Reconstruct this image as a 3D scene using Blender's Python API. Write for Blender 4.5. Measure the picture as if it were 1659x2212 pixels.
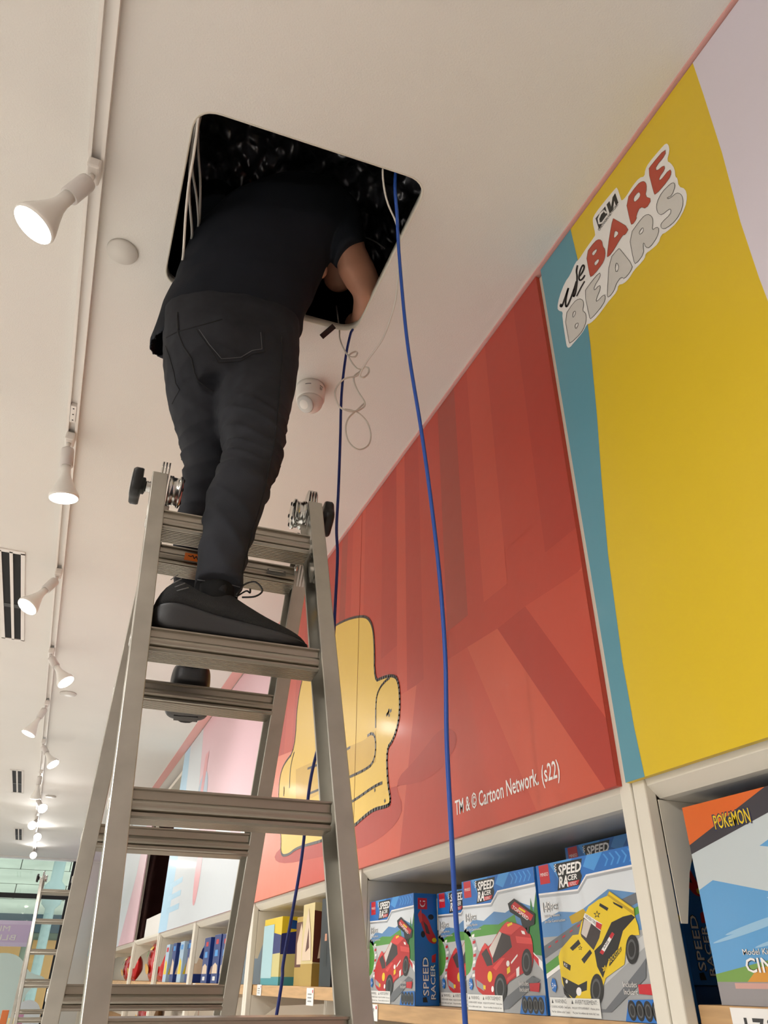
import bpy, bmesh, math, random
import numpy as np
from mathutils import Vector, Matrix, noise
from mathutils.geometry import tessellate_polygon
from mathutils.bvhtree import BVHTree
random.seed(7)
scene = bpy.context.scene
COL = scene.collection
for o in list(bpy.data.objects): bpy.data.objects.remove(o)

# ------------------------------------------------------------------ camera
IW, IH = 1659, 2212
CZ = 1.60                                   # eye height
_zen = np.array([847., -1345.]); _dep = np.array([44., 2112.]); _c = np.array([IW/2, IH/2])
FPX = math.sqrt(-(_zen-_c) @ (_dep-_c))
def _cd(x, y): return np.array([x-_c[0], y-_c[1], FPX])
_up = _cd(*_zen); _up /= np.linalg.norm(_up)
_yv = _cd(*_dep); _yv /= np.linalg.norm(_yv); _yv -= _up*(_up @ _yv); _yv /= np.linalg.norm(_yv)
_xv = np.cross(_yv, _up)
if _xv[0] < 0: _xv = -_xv
RM = np.array([_xv, _yv, _up])
CAM = Vector((0, 0, CZ))
cam_d = bpy.data.cameras.new('camera'); cam = bpy.data.objects.new('camera', cam_d); COL.objects.link(cam)
cam_d.sensor_fit = 'HORIZONTAL'; cam_d.sensor_width = 36; cam_d.lens = FPX/IW*36; cam_d.clip_start = .02
cam.matrix_world = Matrix(((RM[0][0], -RM[0][1], -RM[0][2], 0), (RM[1][0], -RM[1][1], -RM[1][2], 0),
                           (RM[2][0], -RM[2][1], -RM[2][2], CZ), (0, 0, 0, 1)))
scene.camera = cam

# ------------------------------------------------------------------ world, exposure
vs = scene.view_settings
vs.view_transform = 'Standard'; vs.look = 'None'; vs.gamma = 1; vs.use_curve_mapping = False
vs.exposure = -0.12
wd = bpy.data.worlds.new('world'); scene.world = wd; wd.use_nodes = True
wd.node_tree.nodes['Background'].inputs[0].default_value = (.84, .92, 1, 1)
wd.node_tree.nodes['Background'].inputs[1].default_value = 2.4
LAMP_W = 44.0            # watts of one track spot

# pixel helpers: a pixel is a direction, the plane it is met with gives the distance
def ray(x, y): return Vector(RM @ _cd(x, y))
def at_y(x, y, Y): d = ray(x, y); return CAM + d*(Y/d.y)
def at_x(x, y, X): d = ray(x, y); return CAM + d*(X/d.x)
def at_z(x, y, Z): d = ray(x, y); return CAM + d*((Z-CZ)/d.z)
HC = CZ+1.80             # ceiling height
DX = .98                 # plane of the wall graphics

# ------------------------------------------------------------------ materials
def lin(c):
    return tuple(((v/255)/12.92 if v/255 <= .04045 else ((v/255+.055)/1.055)**2.4) for v in c)
MATS = {}
def mat(name, col, rough=.5, metal=0., var=0., vscale=8., bump=0., bscale=60., coat=0., emit=None, estr=0., stretch=None, alpha=None, trans=0., spec=.5):
    if name in MATS: return MATS[name]
    m = bpy.data.materials.new(name); m.use_nodes = True; MATS[name] = m
    nt = m.node_tree; b = nt.nodes['Principled BSDF']
    c = (*lin(col), 1)
    b.inputs['Base Color'].default_value = c
    b.inputs['Roughness'].default_value = rough; b.inputs['Metallic'].default_value = metal
    b.inputs['Coat Weight'].default_value = coat; b.inputs['Coat Roughness'].default_value = .12
    b.inputs['Specular IOR Level'].default_value = spec
    b.inputs['Transmission Weight'].default_value = trans
    tc = nt.nodes.new('ShaderNodeTexCoord'); mp = nt.nodes.new('ShaderNodeMapping')
    nt.links.new(tc.outputs['Object'], mp.inputs[0])
    if stretch: mp.inputs['Scale'].default_value = stretch
    if var:
        n = nt.nodes.new('ShaderNodeTexNoise'); n.inputs['Scale'].default_value = vscale; n.inputs['Detail'].default_value = 5
        nt.links.new(mp.outputs[0], n.inputs[0])
        r = nt.nodes.new('ShaderNodeMapRange'); r.inputs['From Min'].default_value = .3; r.inputs['From Max'].default_value = .7
        r.inputs['To Min'].default_value = 1-var; r.inputs['To Max'].default_value = 1+var
        nt.links.new(n.outputs['Fac'], r.inputs[0])
        mx = nt.nodes.new('ShaderNodeMix'); mx.data_type = 'RGBA'; mx.blend_type = 'MULTIPLY'; mx.inputs['Factor'].default_value = 1
        mx.inputs['A'].default_value = c; nt.links.new(r.outputs[0], mx.inputs['B'])
        nt.links.new(mx.outputs['Result'], b.inputs['Base Color'])
    if bump:
        n2 = nt.nodes.new('ShaderNodeTexNoise'); n2.inputs['Scale'].default_value = bscale; n2.inputs['Detail'].default_value = 4
        nt.links.new(mp.outputs[0], n2.inputs[0])
        bp = nt.nodes.new('ShaderNodeBump'); bp.inputs['Strength'].default_value = bump; bp.inputs['Distance'].default_value = .01
        nt.links.new(n2.outputs['Fac'], bp.inputs['Height']); nt.links.new(bp.outputs[0], b.inputs['Normal'])
    if emit:
        b.inputs['Emission Color'].default_value = (*lin(emit), 1); b.inputs['Emission Strength'].default_value = estr
    return m
def p(name, col, **k): return mat('print_'+name, col, rough=k.pop('rough', .35), **k)

CEIL = mat('ceiling_paint', (230, 226, 220), .75, var=.015, vscale=2, bump=.12, bscale=220)
WALLP = mat('pink_wall_paint', (228, 172, 166), .7)
WHITEW = mat('white_wall_paint', (232, 228, 222), .75, var=.02, vscale=1.5)
FLOORM = mat('pale_floor', (216, 214, 209), .35, var=.05, vscale=3)
METW = mat('white_metal', (226, 220, 206), .42, bump=.02, bscale=300)
ALU = mat('aluminium', (186, 183, 175), .34, 1, var=.10, vscale=14, bump=.03, bscale=40, stretch=(1, 1, 1))
ALUR = mat('aluminium_rung', (176, 171, 160), .30, 1, var=.04, vscale=7, stretch=(.5, 4, 4))
STEEL = mat('zinc_steel', (215, 215, 212), .22, 1, var=.1, vscale=30)
BLKP = mat('black_plastic', (20, 21, 22), .42, bump=.03, bscale=400)
WHP = mat('white_plastic', (236, 230, 224), .38)
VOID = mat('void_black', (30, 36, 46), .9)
FOIL = mat('black_foil', (150, 152, 158), .30, .85)
WOOD = mat('beech_board', (196, 158, 112), .5, var=.16, vscale=9, stretch=(9, .7, 9))
GLOW = mat('lamp_face', (255, 250, 240), .5, emit=(255, 246, 232), estr=14)

# ------------------------------------------------------------------ mesh builder
WL = {}
class MB:
    def __init__(s): s.v = []; s.f = []; s.m = []; s.mats = []; s.sm = []
    def mi(s, m):
        if m not in s.mats: s.mats.append(m)
        return s.mats.index(m)
    def add(s, vs_, fs, m=None, smooth=False):
        o = len(s.v); s.v += [Vector(x) for x in vs_]; k = s.mi(m) if m else 0
        for f in fs: s.f.append([i+o for i in f]); s.m.append(k); s.sm.append(smooth)
        return s
    def box(s, x0, x1, y0, y1, z0, z1, m=None, M=None):
        vs_ = [Vector(q) for q in ((x0, y0, z0), (x1, y0, z0), (x1, y1, z0), (x0, y1, z0), (x0, y0, z1), (x1, y0, z1), (x1, y1, z1), (x0, y1, z1))]
        if M: vs_ = [M @ q for q in vs_]
        return s.add(vs_, [(0, 3, 2, 1), (4, 5, 6, 7), (0, 1, 5, 4), (1, 2, 6, 5), (2, 3, 7, 6), (3, 0, 4, 7)], m)
    def rings(s, R, m=None, smooth=True, cap=True, closed=True):
        n = len(R[0]); vs_ = [q for r in R for q in r]; fs = []
        for i in range(len(R)-1):
            for j in range(n if closed else n-1):
                a = i*n+j; b = i*n+(j+1) % n
                fs.append((a, b, b+n, a+n))
        if cap: fs.append(tuple(range(n-1, -1, -1))); fs.append(tuple(range((len(R)-1)*n, len(R)*n)))
        return s.add(vs_, fs, m, smooth)
    def tube(s, pts, r, n=8, m=None, cap=True):
        pts = [Vector(q) for q in pts]; R = []; up = None
        for i, q in enumerate(pts):
            t = (pts[min(i+1, len(pts)-1)]-pts[max(i-1, 0)])
            if t.length < 1e-9: t = Vector((0, 0, 1))
            t.normalize()
            if up is None:
                up = Vector((0, 0, 1)) if abs(t.z) < .9 else Vector((1, 0, 0))
            a = (up-t*up.dot(t)).normalized(); up = a; b = t.cross(a)
            rr = r[i] if isinstance(r, (list, tuple)) else r
            R.append([q+(a*math.cos(w)+b*math.sin(w))*rr for w in (2*math.pi*k/n for k in range(n))])
        return s.rings(R, m, True, cap)
    def lathe(s, prof, M, n=24, m=None, smooth=True):      # prof: (r, z)
        R = [[M @ Vector((r*math.cos(2*math.pi*k/n), r*math.sin(2*math.pi*k/n), z)) for k in range(n)] for r, z in prof]
        return s.rings(R, m, smooth)
    def poly(s, loops, f, m, extr=None):                   # loops of (u,v), f(u,v)->Vector ; flat tessellated
        pts = [q for l in loops for q in l]
        tris = tessellate_polygon([[Vector((a, b, 0)) for a, b in l] for l in loops])
        P3 = [f(a, b) for a, b in pts]
        s.add(P3, [tuple(t) for t in tris], m)
        return s
    def text(s, txt, f, u0, u1, v0, v1, m, shear=0., off=0., flip=False):
        cu = bpy.data.curves.new('t', 'FONT'); cu.body = txt; cu.shear = shear; cu.offset = off; cu.resolution_u = 2
        ob = bpy.data.objects.new('t', cu); COL.objects.link(ob)
        me = bpy.data.meshes.new_from_object(ob)
        bpy.data.objects.remove(ob); bpy.data.curves.remove(cu)
        if not me.vertices: return s
        P = [(q.co.x, q.co.y) for q in me.vertices]
        xs = [a for a, b in P]; ys = [b for a, b in P]
        x0, x1, y0, y1 = min(xs), max(xs), min(ys), max(ys)
        g = lambda a, b: f(u0+(a-x0)/(x1-x0)*(u1-u0), v0+(b-y0)/max(y1-y0, 1e-6)*(v1-v0))
        s.add([g(a, b) for a, b in P], [tuple(q.vertices) for q in me.polygons], m)
        bpy.data.meshes.remove(me)
        return s
    def build(s, name, m=None, parent=None, origin=None, bevel=0.):
        vs_ = s.v
        if parent is not None: off = WL[parent]
        elif origin is not None: off = Vector(origin)
        else:
            mn = [min(q[i] for q in vs_) for i in range(3)]; mx = [max(q[i] for q in vs_) for i in range(3)]
            off = Vector(((mn[0]+mx[0])/2, (mn[1]+mx[1])/2, mn[2]))
        me = bpy.data.meshes.new(name)
        me.from_pydata([tuple(q-off) for q in vs_], [], s.f)
        ml = s.mats if s.mats else [m]
        for q in ml: me.materials.append(q)
        me.polygons.foreach_set('material_index', s.m); me.polygons.foreach_set('use_smooth', s.sm)
        me.update()
        o = bpy.data.objects.new(name, me); COL.objects.link(o)
        if parent is not None: o.parent = parent
        else: o.location = off
        WL[o] = off.copy()
        if bevel:
            b = o.modifiers.new('b', 'BEVEL'); b.width = bevel; b.segments = 2; b.limit_method = 'ANGLE'
        return o
def tag(o, label, cat, group=None):
    o['label'] = label; o['category'] = cat
    if group: o['group'] = group
    return o
def thing(name, loc, label, cat, group=None):
    o = bpy.data.objects.new(name, None); COL.objects.link(o); o.location = loc; WL[o] = Vector(loc)
    o.empty_display_size = .1
    return tag(o, label, cat, group)
def struct(o): o['kind'] = 'structure'; return o
def copy_tree(o, parent=None, delta=None):
    c = o.copy(); COL.objects.link(c); c.parent = parent
    if delta is not None: c.location = o.location+Vector(delta); WL[c] = c.location.copy()
    for ch in [q for q in o.children if q is not c]:
        copy_tree(ch, c)
    return c
def smooth_path(P, k=6):
    P = [Vector(q) for q in P]; out = []
    for i in range(len(P)-1):
        a, b, c, d = P[max(i-1, 0)], P[i], P[i+1], P[min(i+2, len(P)-1)]
        for j in range(k):
            t = j/k
            out.append(.5*((2*b)+(c-a)*t+(2*a-5*b+4*c-d)*t*t+(3*b-a-3*c+d)*t**3))
    out.append(P[-1]); return out
def chaikin(L, k=2, closed=True):
    for _ in range(k):
        o = []; n = len(L)
        for i in range(n if closed else n-1):
            a = L[i]; b = L[(i+1) % n]
            o.append((a[0]*.75+b[0]*.25, a[1]*.75+b[1]*.25)); o.append((a[0]*.25+b[0]*.75, a[1]*.25+b[1]*.75))
        L = o
    return L
def stroke(L, w, closed=False):                             # a polyline widened to a band: list of quads
    n = len(L); out = []
    for i in range(n if closed else n-1):
        a = L[i]; b = L[(i+1) % n]; d = (b[0]-a[0], b[1]-a[1]); l = math.hypot(*d) or 1
        nx, ny = -d[1]/l*w/2, d[0]/l*w/2; ex, ey = d[0]/l*w*.3, d[1]/l*w*.3
        out.append([(a[0]-ex+nx, a[1]-ey+ny), (b[0]+ex+nx, b[1]+ey+ny), (b[0]+ex-nx, b[1]+ey-ny), (a[0]-ex-nx, a[1]-ey-ny)])
    return out
def strokes(mb, L, w, f, m, closed=False):
    for q in stroke(L, w, closed): mb.add([f(*z) for z in q], [(0, 1, 2, 3)], m)
def ell(cx, cy, rx, ry, n=20, rot=0):
    c, s_ = math.cos(rot), math.sin(rot)
    return [(cx+rx*math.cos(t)*c-ry*math.sin(t)*s_, cy+rx*math.cos(t)*s_+ry*math.sin(t)*c) for t in (2*math.pi*i/n for i in range(n))]

# ================================================================== ROOM
XL, YB, YF = -5.2, -3.6, 15.6
hc = [Vector(q) for q in ((-.058, 1.075), (.552, 1.035), (.561, 1.618), (-.05, 1.651))]
def round_poly(C, r, n=7):
    out = []
    for i, c in enumerate(C):
        a = (C[i-1]-c).normalized(); b = (C[(i+1) % len(C)]-c).normalized()
        p0 = c+a*r; p2 = c+b*r
        for k in range(n+1):
            t = k/n; out.append(p0*(1-t)**2+c*2*t*(1-t)*.9+c*0+p2*t*t if False else (p0*(1-t)**2+c*(2*t*(1-t))+p2*t*t))
    return out
HATCH = round_poly(hc, .062)
def grow(L, d):
    c = sum(L, Vector((0, 0)))/len(L)
    return [q+(q-c).normalized()*d for q in L]
mb = MB()
outer = [(XL, YB), (1.42, YB), (1.42, YF), (XL, YF)]
inner = [tuple(q) for q in grow(HATCH, .004)]
mb.poly([outer, inner], lambda a, b: Vector((a, b, HC)), CEIL)
mb.poly([outer, inner], lambda a, b: Vector((a, b, HC+.016)), CEIL)
struct(mb.build('ceiling', CEIL, origin=(-2, 6, HC)))
# frame round the opening
mb = MB(); A = [tuple(q) for q in grow(HATCH, .005)]; B = [tuple(q) for q in HATCH]
for (z0, z1) in ((HC-.001, HC+.026),):
    ra = [Vector((*q, z0)) for q in A]; rb = [Vector((*q, z0)) for q in B]; rc = [Vector((*q, z1)) for q in B]; rd = [Vector((*q, z1)) for q in A]
    mb.rings([ra, rb, rc, rd, ra], METW, True, False)
tag(mb.build('hatch_frame', METW), 'white rounded metal frame around the open ceiling access hatch', 'hatch frame')
# dark ceiling void
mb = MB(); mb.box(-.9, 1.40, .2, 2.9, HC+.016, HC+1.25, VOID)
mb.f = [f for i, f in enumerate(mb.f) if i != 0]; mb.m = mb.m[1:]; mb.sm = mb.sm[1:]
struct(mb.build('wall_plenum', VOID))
# crumpled black plastic in the void
mb = MB(); NX, NY = 150, 120; g = []
for j in range(NY+1):
    row = []
    for i in range(NX+1):
        x = -.5+1.7*i/NX; y = .45+1.5*j/NY
        q = Vector((x*5, y*5, 1.3))
        rid = 1-abs(noise.noise(q)); rid2 = 1-abs(noise.noise(q*2.3)); rid3 = 1-abs(noise.noise(q*5.1))
        z = HC+.42+.10*math.sin(x*2+.4)+.10*(y-1)+.16*rid+.085*rid2+.045*rid3
        row.append(Vector((x, y, z)))
    g.append(row)
mb.rings(g, FOIL, True, False, False)
tag(mb.build('plastic_sheet', FOIL), 'crumpled glossy black plastic sheeting above the open ceiling hatch', 'plastic sheet')
mb = MB(); mb.box(XL, 1.42, YB, 40, -.02, 0, FLOORM); struct(mb.build('floor', FLOORM))
mb = MB(); mb.box(1.42, 1.5, YB, YF, 0, HC+.016, WALLP); struct(mb.build('wall_right', WALLP))
mb = MB(); mb.box(XL-.08, XL, YB, YF, 0, HC, WHITEW); struct(mb.build('wall_left', WHITEW))
mb = MB(); mb.box(XL-.08, 1.5, YB-.08, YB, 0, HC, WHITEW); struct(mb.build('wall_back', WHITEW))
mb = MB(); mb.box(.905, .98, 4.06, 8.9, HC-.003, HC, WALLP); struct(mb.build('trim_1', WALLP))
mb = MB(); mb.box(.9715, 1.0, -.6, 4.06, HC-.006, HC, WALLP); struct(mb.build('trim_2', WALLP))

# ================================================================== TRACK AND LAMPS
def trx(y): return -.2755+.0024*y
def make_track(x_of, label, y0=-2.4, y1=15.2):
    t = thing('lighting_track', (x_of(6), 6, HC-.02), label, 'lighting track')
    mb = MB()
    for (a, b, z0, z1) in ((-.0205, .0205, -.006, 0), (-.0205, -.0115, -.022, -.006), (.0115, .0205, -.022, -.006)):
        mb.add([(x_of(y)+x, y, HC-.001+z) for y in (y0, y1) for x, z in ((a, z0), (b, z0), (b, z1), (a, z1))],
               [(0, 1, 2, 3), (7, 6, 5, 4), (0, 4, 5, 1), (1, 5, 6, 2), (2, 6, 7, 3), (3, 7, 4, 0)], WHP)
    mb.build('channel', WHP, t)
    sl = MB(); sl.add([(x_of(y)+x, y, HC-.0065) for y in (y0, y1) for x in (-.0115, .0115)], [(0, 1, 3, 2)], mat('track_slot', (120, 116, 110), .6)); sl.build('slot', None, t)
    return t
tr = make_track(trx, 'long white ceiling lighting track running away left of the hatch')
for (py_, n_) in ((885, 0),):
    q = at_z(163, 885, HC); mb = MB(); mb.box(trx(q.y)-.010, trx(q.y)+.010, q.y-.05, q.y+.05, HC-.024, HC-.008, WHP)
    for dy in (-.035, 0, .035): mb.lathe([(.003, 0), (.003, .001)], Matrix.Translation((trx(q.y), q.y+dy, HC-.0252)), 8, BLKP)
    mb.build('joiner', None, tr)
def basis(z, loc):
    z = Vector(z).normalized(); x = (Vector((0, 1, 0)) if abs(z.y) < .9 else Vector((1, 0, 0))).cross(z).normalized(); y = z.cross(x)
    return Matrix(((x.x, y.x, z.x, loc[0]), (x.y, y.y, z.y, loc[1]), (x.z, y.z, z.z, loc[2]), (0, 0, 0, 1)))
HOLD = mat('lamp_holder_grey', (222, 216, 212), .4)
BULBG = mat('bulb_glass', (246, 243, 238), .3)
def make_lamp(x, y, face, label, group, power=1.):
    """spot on the track: adapter, stem, holder, bulb ; face = centre of the bulb's front"""
    t = thing('track_spotlight', (x, y, HC-.06), label, 'spotlight', group)
    mb = MB(); mb.box(x-.017, x+.017, y-.03, y+.03, HC-.060, HC-.0235, WHP); mb.build('track_adapter', WHP, t, bevel=.006)
    j = Vector((x, y, HC-.075))
    d = (Vector(face)-j); L = d.length; d.normalize()
    MB().tube([(x, y, HC-.058), j, j+d*.02], .008, 10, WHP).build('stem', None, t)
    e0 = L-.135
    MB().lathe([(.012, .005), (.022, .012), (.024, .02), (.024, e0), (.020, e0)], basis(d, j), 20, HOLD).build('lamp_holder', None, t)
    b = MB().lathe([(.017, e0-.005), (.018, e0+.03), (.022, e0+.05), (.036, e0+.085), (.050, e0+.115), (.054, e0+.127), (.052, e0+.135)], basis(d, j), 28, BULBG).build('bulb', None, t)
    f = MB().lathe([(.051, L-.0015), (.049, L+.002), (.03, L+.006), (.001, L+.0075)], basis(d, j), 28, GLOW).build('bulb_face', None, b)
    ld = bpy.data.lights.new('spot', 'SPOT'); ld.energy = LAMP_W*power; ld.spot_size = math.radians(125); ld.spot_blend = .9
    ld.shadow_soft_size = .05; ld.color = (1, .975, .94)
    lo = bpy.data.objects.new('spot_light', ld); COL.objects.link(lo); lo.parent = t
    lo.matrix_local = basis(-d, (j+d*(L+.03))-Vector((x, y, HC-.06)))
    return t
ords = ['nearest', 'second', 'third', 'fourth', 'fifth', 'sixth', 'seventh', 'eighth', 'ninth', 'tenth', 'farthest']
mounts = [365, 945, 1235, 1405, 1517, 1600, 1665, 1720, 1765, 1800, 1840]
faces = [(97, 466), (140, 1047), (70, 1300), (141, 1471), (70, 1572), (114, 1650), (79, 1713), (95, 1752), (64, 1790), (99, 1812), (72, 1852)]
mx = [205, 155, 130, 118, 107, 98, 91, 87, 82, 78, 74]
for i in range(11):
    q = at_z(mx[i], mounts[i], HC-.03)
    d = ray(*faces[i]); fz = HC-.235
    F = CAM+d*((fz-CZ)/d.z)
    j = Vector((trx(q.y), q.y, HC-.075)); dd = F-j
    if dd.length > .27: F = j+dd.normalized()*.27
    if dd.length < .22: F = j+dd.normalized()*.22
    make_lamp(trx(q.y), q.y, F, 'white track spotlight with lit bulb, %s along the track from the hatch' % ords[i], 'spotlights on the track', (1.6, 1, .7, .7, .6, .6, .6, .5, .4, .4, .4)[i])
for (tx, lab) in ((-2.1, 'added unseen white track parallel to the first, carrying fill lamps'), (-3.9, 'added unseen white track near the left wall, carrying fill lamps')):  # unseen tracks and lamps, added as room fill bounced off the floor
    make_track(lambda y, tx=tx: tx, lab)
    for k in range(9):
        yy = -2.2+1.9*k
        make_lamp(tx, yy, (tx+(.10 if k % 2 else -.10), yy+.03, HC-.26), 'added white fill spotlight on the unseen tracks beyond the frame', 'added fill spotlights on the unseen tracks', 4.4)

# ------------------------------------------------------------------ ceiling fittings
def disc(x, y, r, lab):
    MBo = MB().lathe([(r, 0), (r, -.006), (r*.97, -.009), (.001, -.0095)], Matrix.Translation((x, y, HC)), 40, mat('disc_white', (214, 209, 202), .5))
    tag(MBo.build('ceiling_cover_plate', None), lab, 'cover plate', 'round cover plates on the ceiling')
disc(-.18, 1.582, .044, 'round white cover plate on the ceiling left of the hatch')
disc(-.126, 5.85, .06, 'small round white plate on the ceiling beside the fourth spotlight')
disc(-.126, 9.85, .06, 'small far round white plate on the ceiling beside the seventh spotlight')
SLOT = mat('vent_dark', (14, 15, 17), .8)
def vent(x0, x1, y0, y1, lab):
    t = thing('ceiling_vent', ((x0+x1)/2, (y0+y1)/2, HC-.006), lab, 'vent', 'slot vents on the ceiling')
    w = x1-x0; mb = MB()
    for a, b in ((0, .15), (.44, .56), (.85, 1.)): mb.box(x0+a*w, x0+b*w, y0, y1, HC-.006, HC-.0005, WHP)
    mb.box(x0, x1, y0-.018, y0+.012, HC-.006, HC-.0005, WHP); mb.box(x0, x1, y1-.012, y1+.018, HC-.006, HC-.0005, WHP); mb.build('frame', None, t)
    for a, b in ((.15, .44), (.56, .85)):
        s_ = MB().box(x0+a*w, x0+b*w, y0+.012, y1-.012, HC-.0012, HC-.0004, SLOT).build('slot', None, t)
        MB().box(x0+a*w, x0+b*w, (y0+y1)/2+.05, (y0+y1)/2+.10, HC-.004, HC-.0013, mat('vent_bar', (70, 70, 70), .6)).build('damper_bar', None, s_)
vent(-.565, -.435, 3.66, 4.88, 'nearest white ceiling vent with two long dark slots, left of the track')
vent(-.555, -.425, 8.62, 9.78, 'middle white ceiling vent with two dark slots, left of the track')
vent(-.545, -.42, 12.4, 13.5, 'farthest small ceiling vent with two dark slots')
# security camera
cq = at_z(672, 838, HC); cx_, cy_ = cq.x, cq.y+.0
t = thing('security_camera', (cx_, cy_, HC-.11), 'white turret security camera on the ceiling right of the person', 'security camera')
MB().lathe([(.052, 0), (.052, -.012), (.051, -.055), (.047, -.064), (.03, -.066)], Matrix.Translation((cx_, cy_, HC)), 40, WHP).build('housing', None, t)
fd = Vector((-.35, -.75, -.5))
dm = MB(); R = []
for k in range(10):
    a = math.pi/2*k/9; R.append((.046*math.cos(a)+.0005, -.064-.044*math.sin(a)))
dm.lathe(R, Matrix.Translation((cx_, cy_, HC)), 32, WHP); dmo = dm.build('dome', None, t)
MB().lathe([(.030, -.002), (.033, .002), (.030, .006), (.001, .007)], basis((-.55, -.25, -.8), (cx_-.018, cy_-.012, HC-.092)), 24, mat('lens_white', (205, 202, 198), .3)).build('lens_cover', None, dmo)
mb = MB()
for a0, a1, z0, z1 in ((-2.25, -1.85, -.028, -.024), (-1.2, -.9, -.024, -.020), (-1.2, -.95, -.032, -.029), (-1.2, -.98, -.038, -.035)):
    R0 = []; R1 = []
    for k in range(5):
        a = a0+(a1-a0)*k/4; R0.append((cx_+.0525*math.cos(a), cy_+.0525*math.sin(a), HC+z0)); R1.append((cx_+.0525*math.cos(a), cy_+.0525*math.sin(a), HC+z1))
    mb.rings([R0, R1], mat('mark_grey', (120, 118, 116), .5), False, False, False)
mb.build('rating_marks', None, t)

# ================================================================== LADDER
def Vc(x, y, z): return Vector((x, y, z+CZ))
def tri(a, b, t): return a+(b-a)*t
FL0 = Vc(.0706, 1.4279, .8472); FD = Vector((.050, -.2306, -.973)); FWID = Vector((.322, -.0203, 0))   # front section
RL0 = Vc(.087, 1.580, .8472); RD = Vector((.004, .35, -.937)); RWID = Vector((.318, -.012, 0))          # rear section
RW, RDp = .033, .084        # rail width and depth
def rail(o, d, side, nrm, top, name, t, lo, inner):
    """channel rail: web outside, two flanges in"""
    x = FWID.normalized()*side; z = -d.normalized(); y = nrm
    prof = [(0, -RDp/2), (RW, -RDp/2), (RW, RDp/2), (0, RDp/2), (0, RDp/2-.004), (RW-.004, RDp/2-.004), (RW-.004, -RDp/2+.004), (0, -RDp/2+.004)]
    R = [[o+d*s_+x*a+y*b for a, b in prof] for s_ in (top, lo)]
    mb = MB(); mb.rings(R, ALU, False, True); return mb.build(name, None, t, bevel=.0015)
def rung(o, wv, nrm, name, t, ribs):
    """profile in (depth along nrm, height): flat bands, bulge, ribbed tread"""
    W_, H_ = .066, .046
    bul = [(.006-.0085*math.sin(math.pi*k/12), -.0265+.0095*math.cos(math.pi*k/12)) for k in range(13)]
    pf = [(-W_/2, 0), (-W_/2, -.003), (-W_/2+.006, -.0045), (-W_/2+.006, -.0165)]
    pf += [(-W_/2+a, b) for a, b in bul]+[(-W_/2+.006, -.0385), (-W_/2-.002, -.0395), (-W_/2-.002, -.0425)]
    n = 9
    for k in range(n):
        u0 = -W_/2+.002+(W_-.004)*k/n; u1 = -W_/2+.002+(W_-.004)*(k+.55)/n
        pf += [(u0, -H_), (u1, -H_), (u1+.0004, -H_+.0022), (-W_/2+.002+(W_-.004)*(k+1)/n-.0004, -H_+.0022)]
    back = []
    for a, b in [(-W_/2-.002, -.0425), (-W_/2-.002, -.0395), (-W_/2+.006, -.0385)]: back.append((-a, b))
    back += [(W_/2-a, b) for a, b in reversed(bul)]
    back += [(W_/2-.006, -.0165), (W_/2-.006, -.0045), (W_/2, -.003), (W_/2, 0)]
    pf += back
    y = Vector((0, 1, 0))-wv.normalized()*wv.normalized().y; y.normalize()
    if nrm.y > 0: y = -y
    mb = MB(); mb.rings([[o+wv*e+y*(-a)*(-1)+Vector((0, 0, b)) for a, b in pf] for e in (-.004, 1.004)], ALUR, False, True)
    return mb.build(name, None, t)
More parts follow.
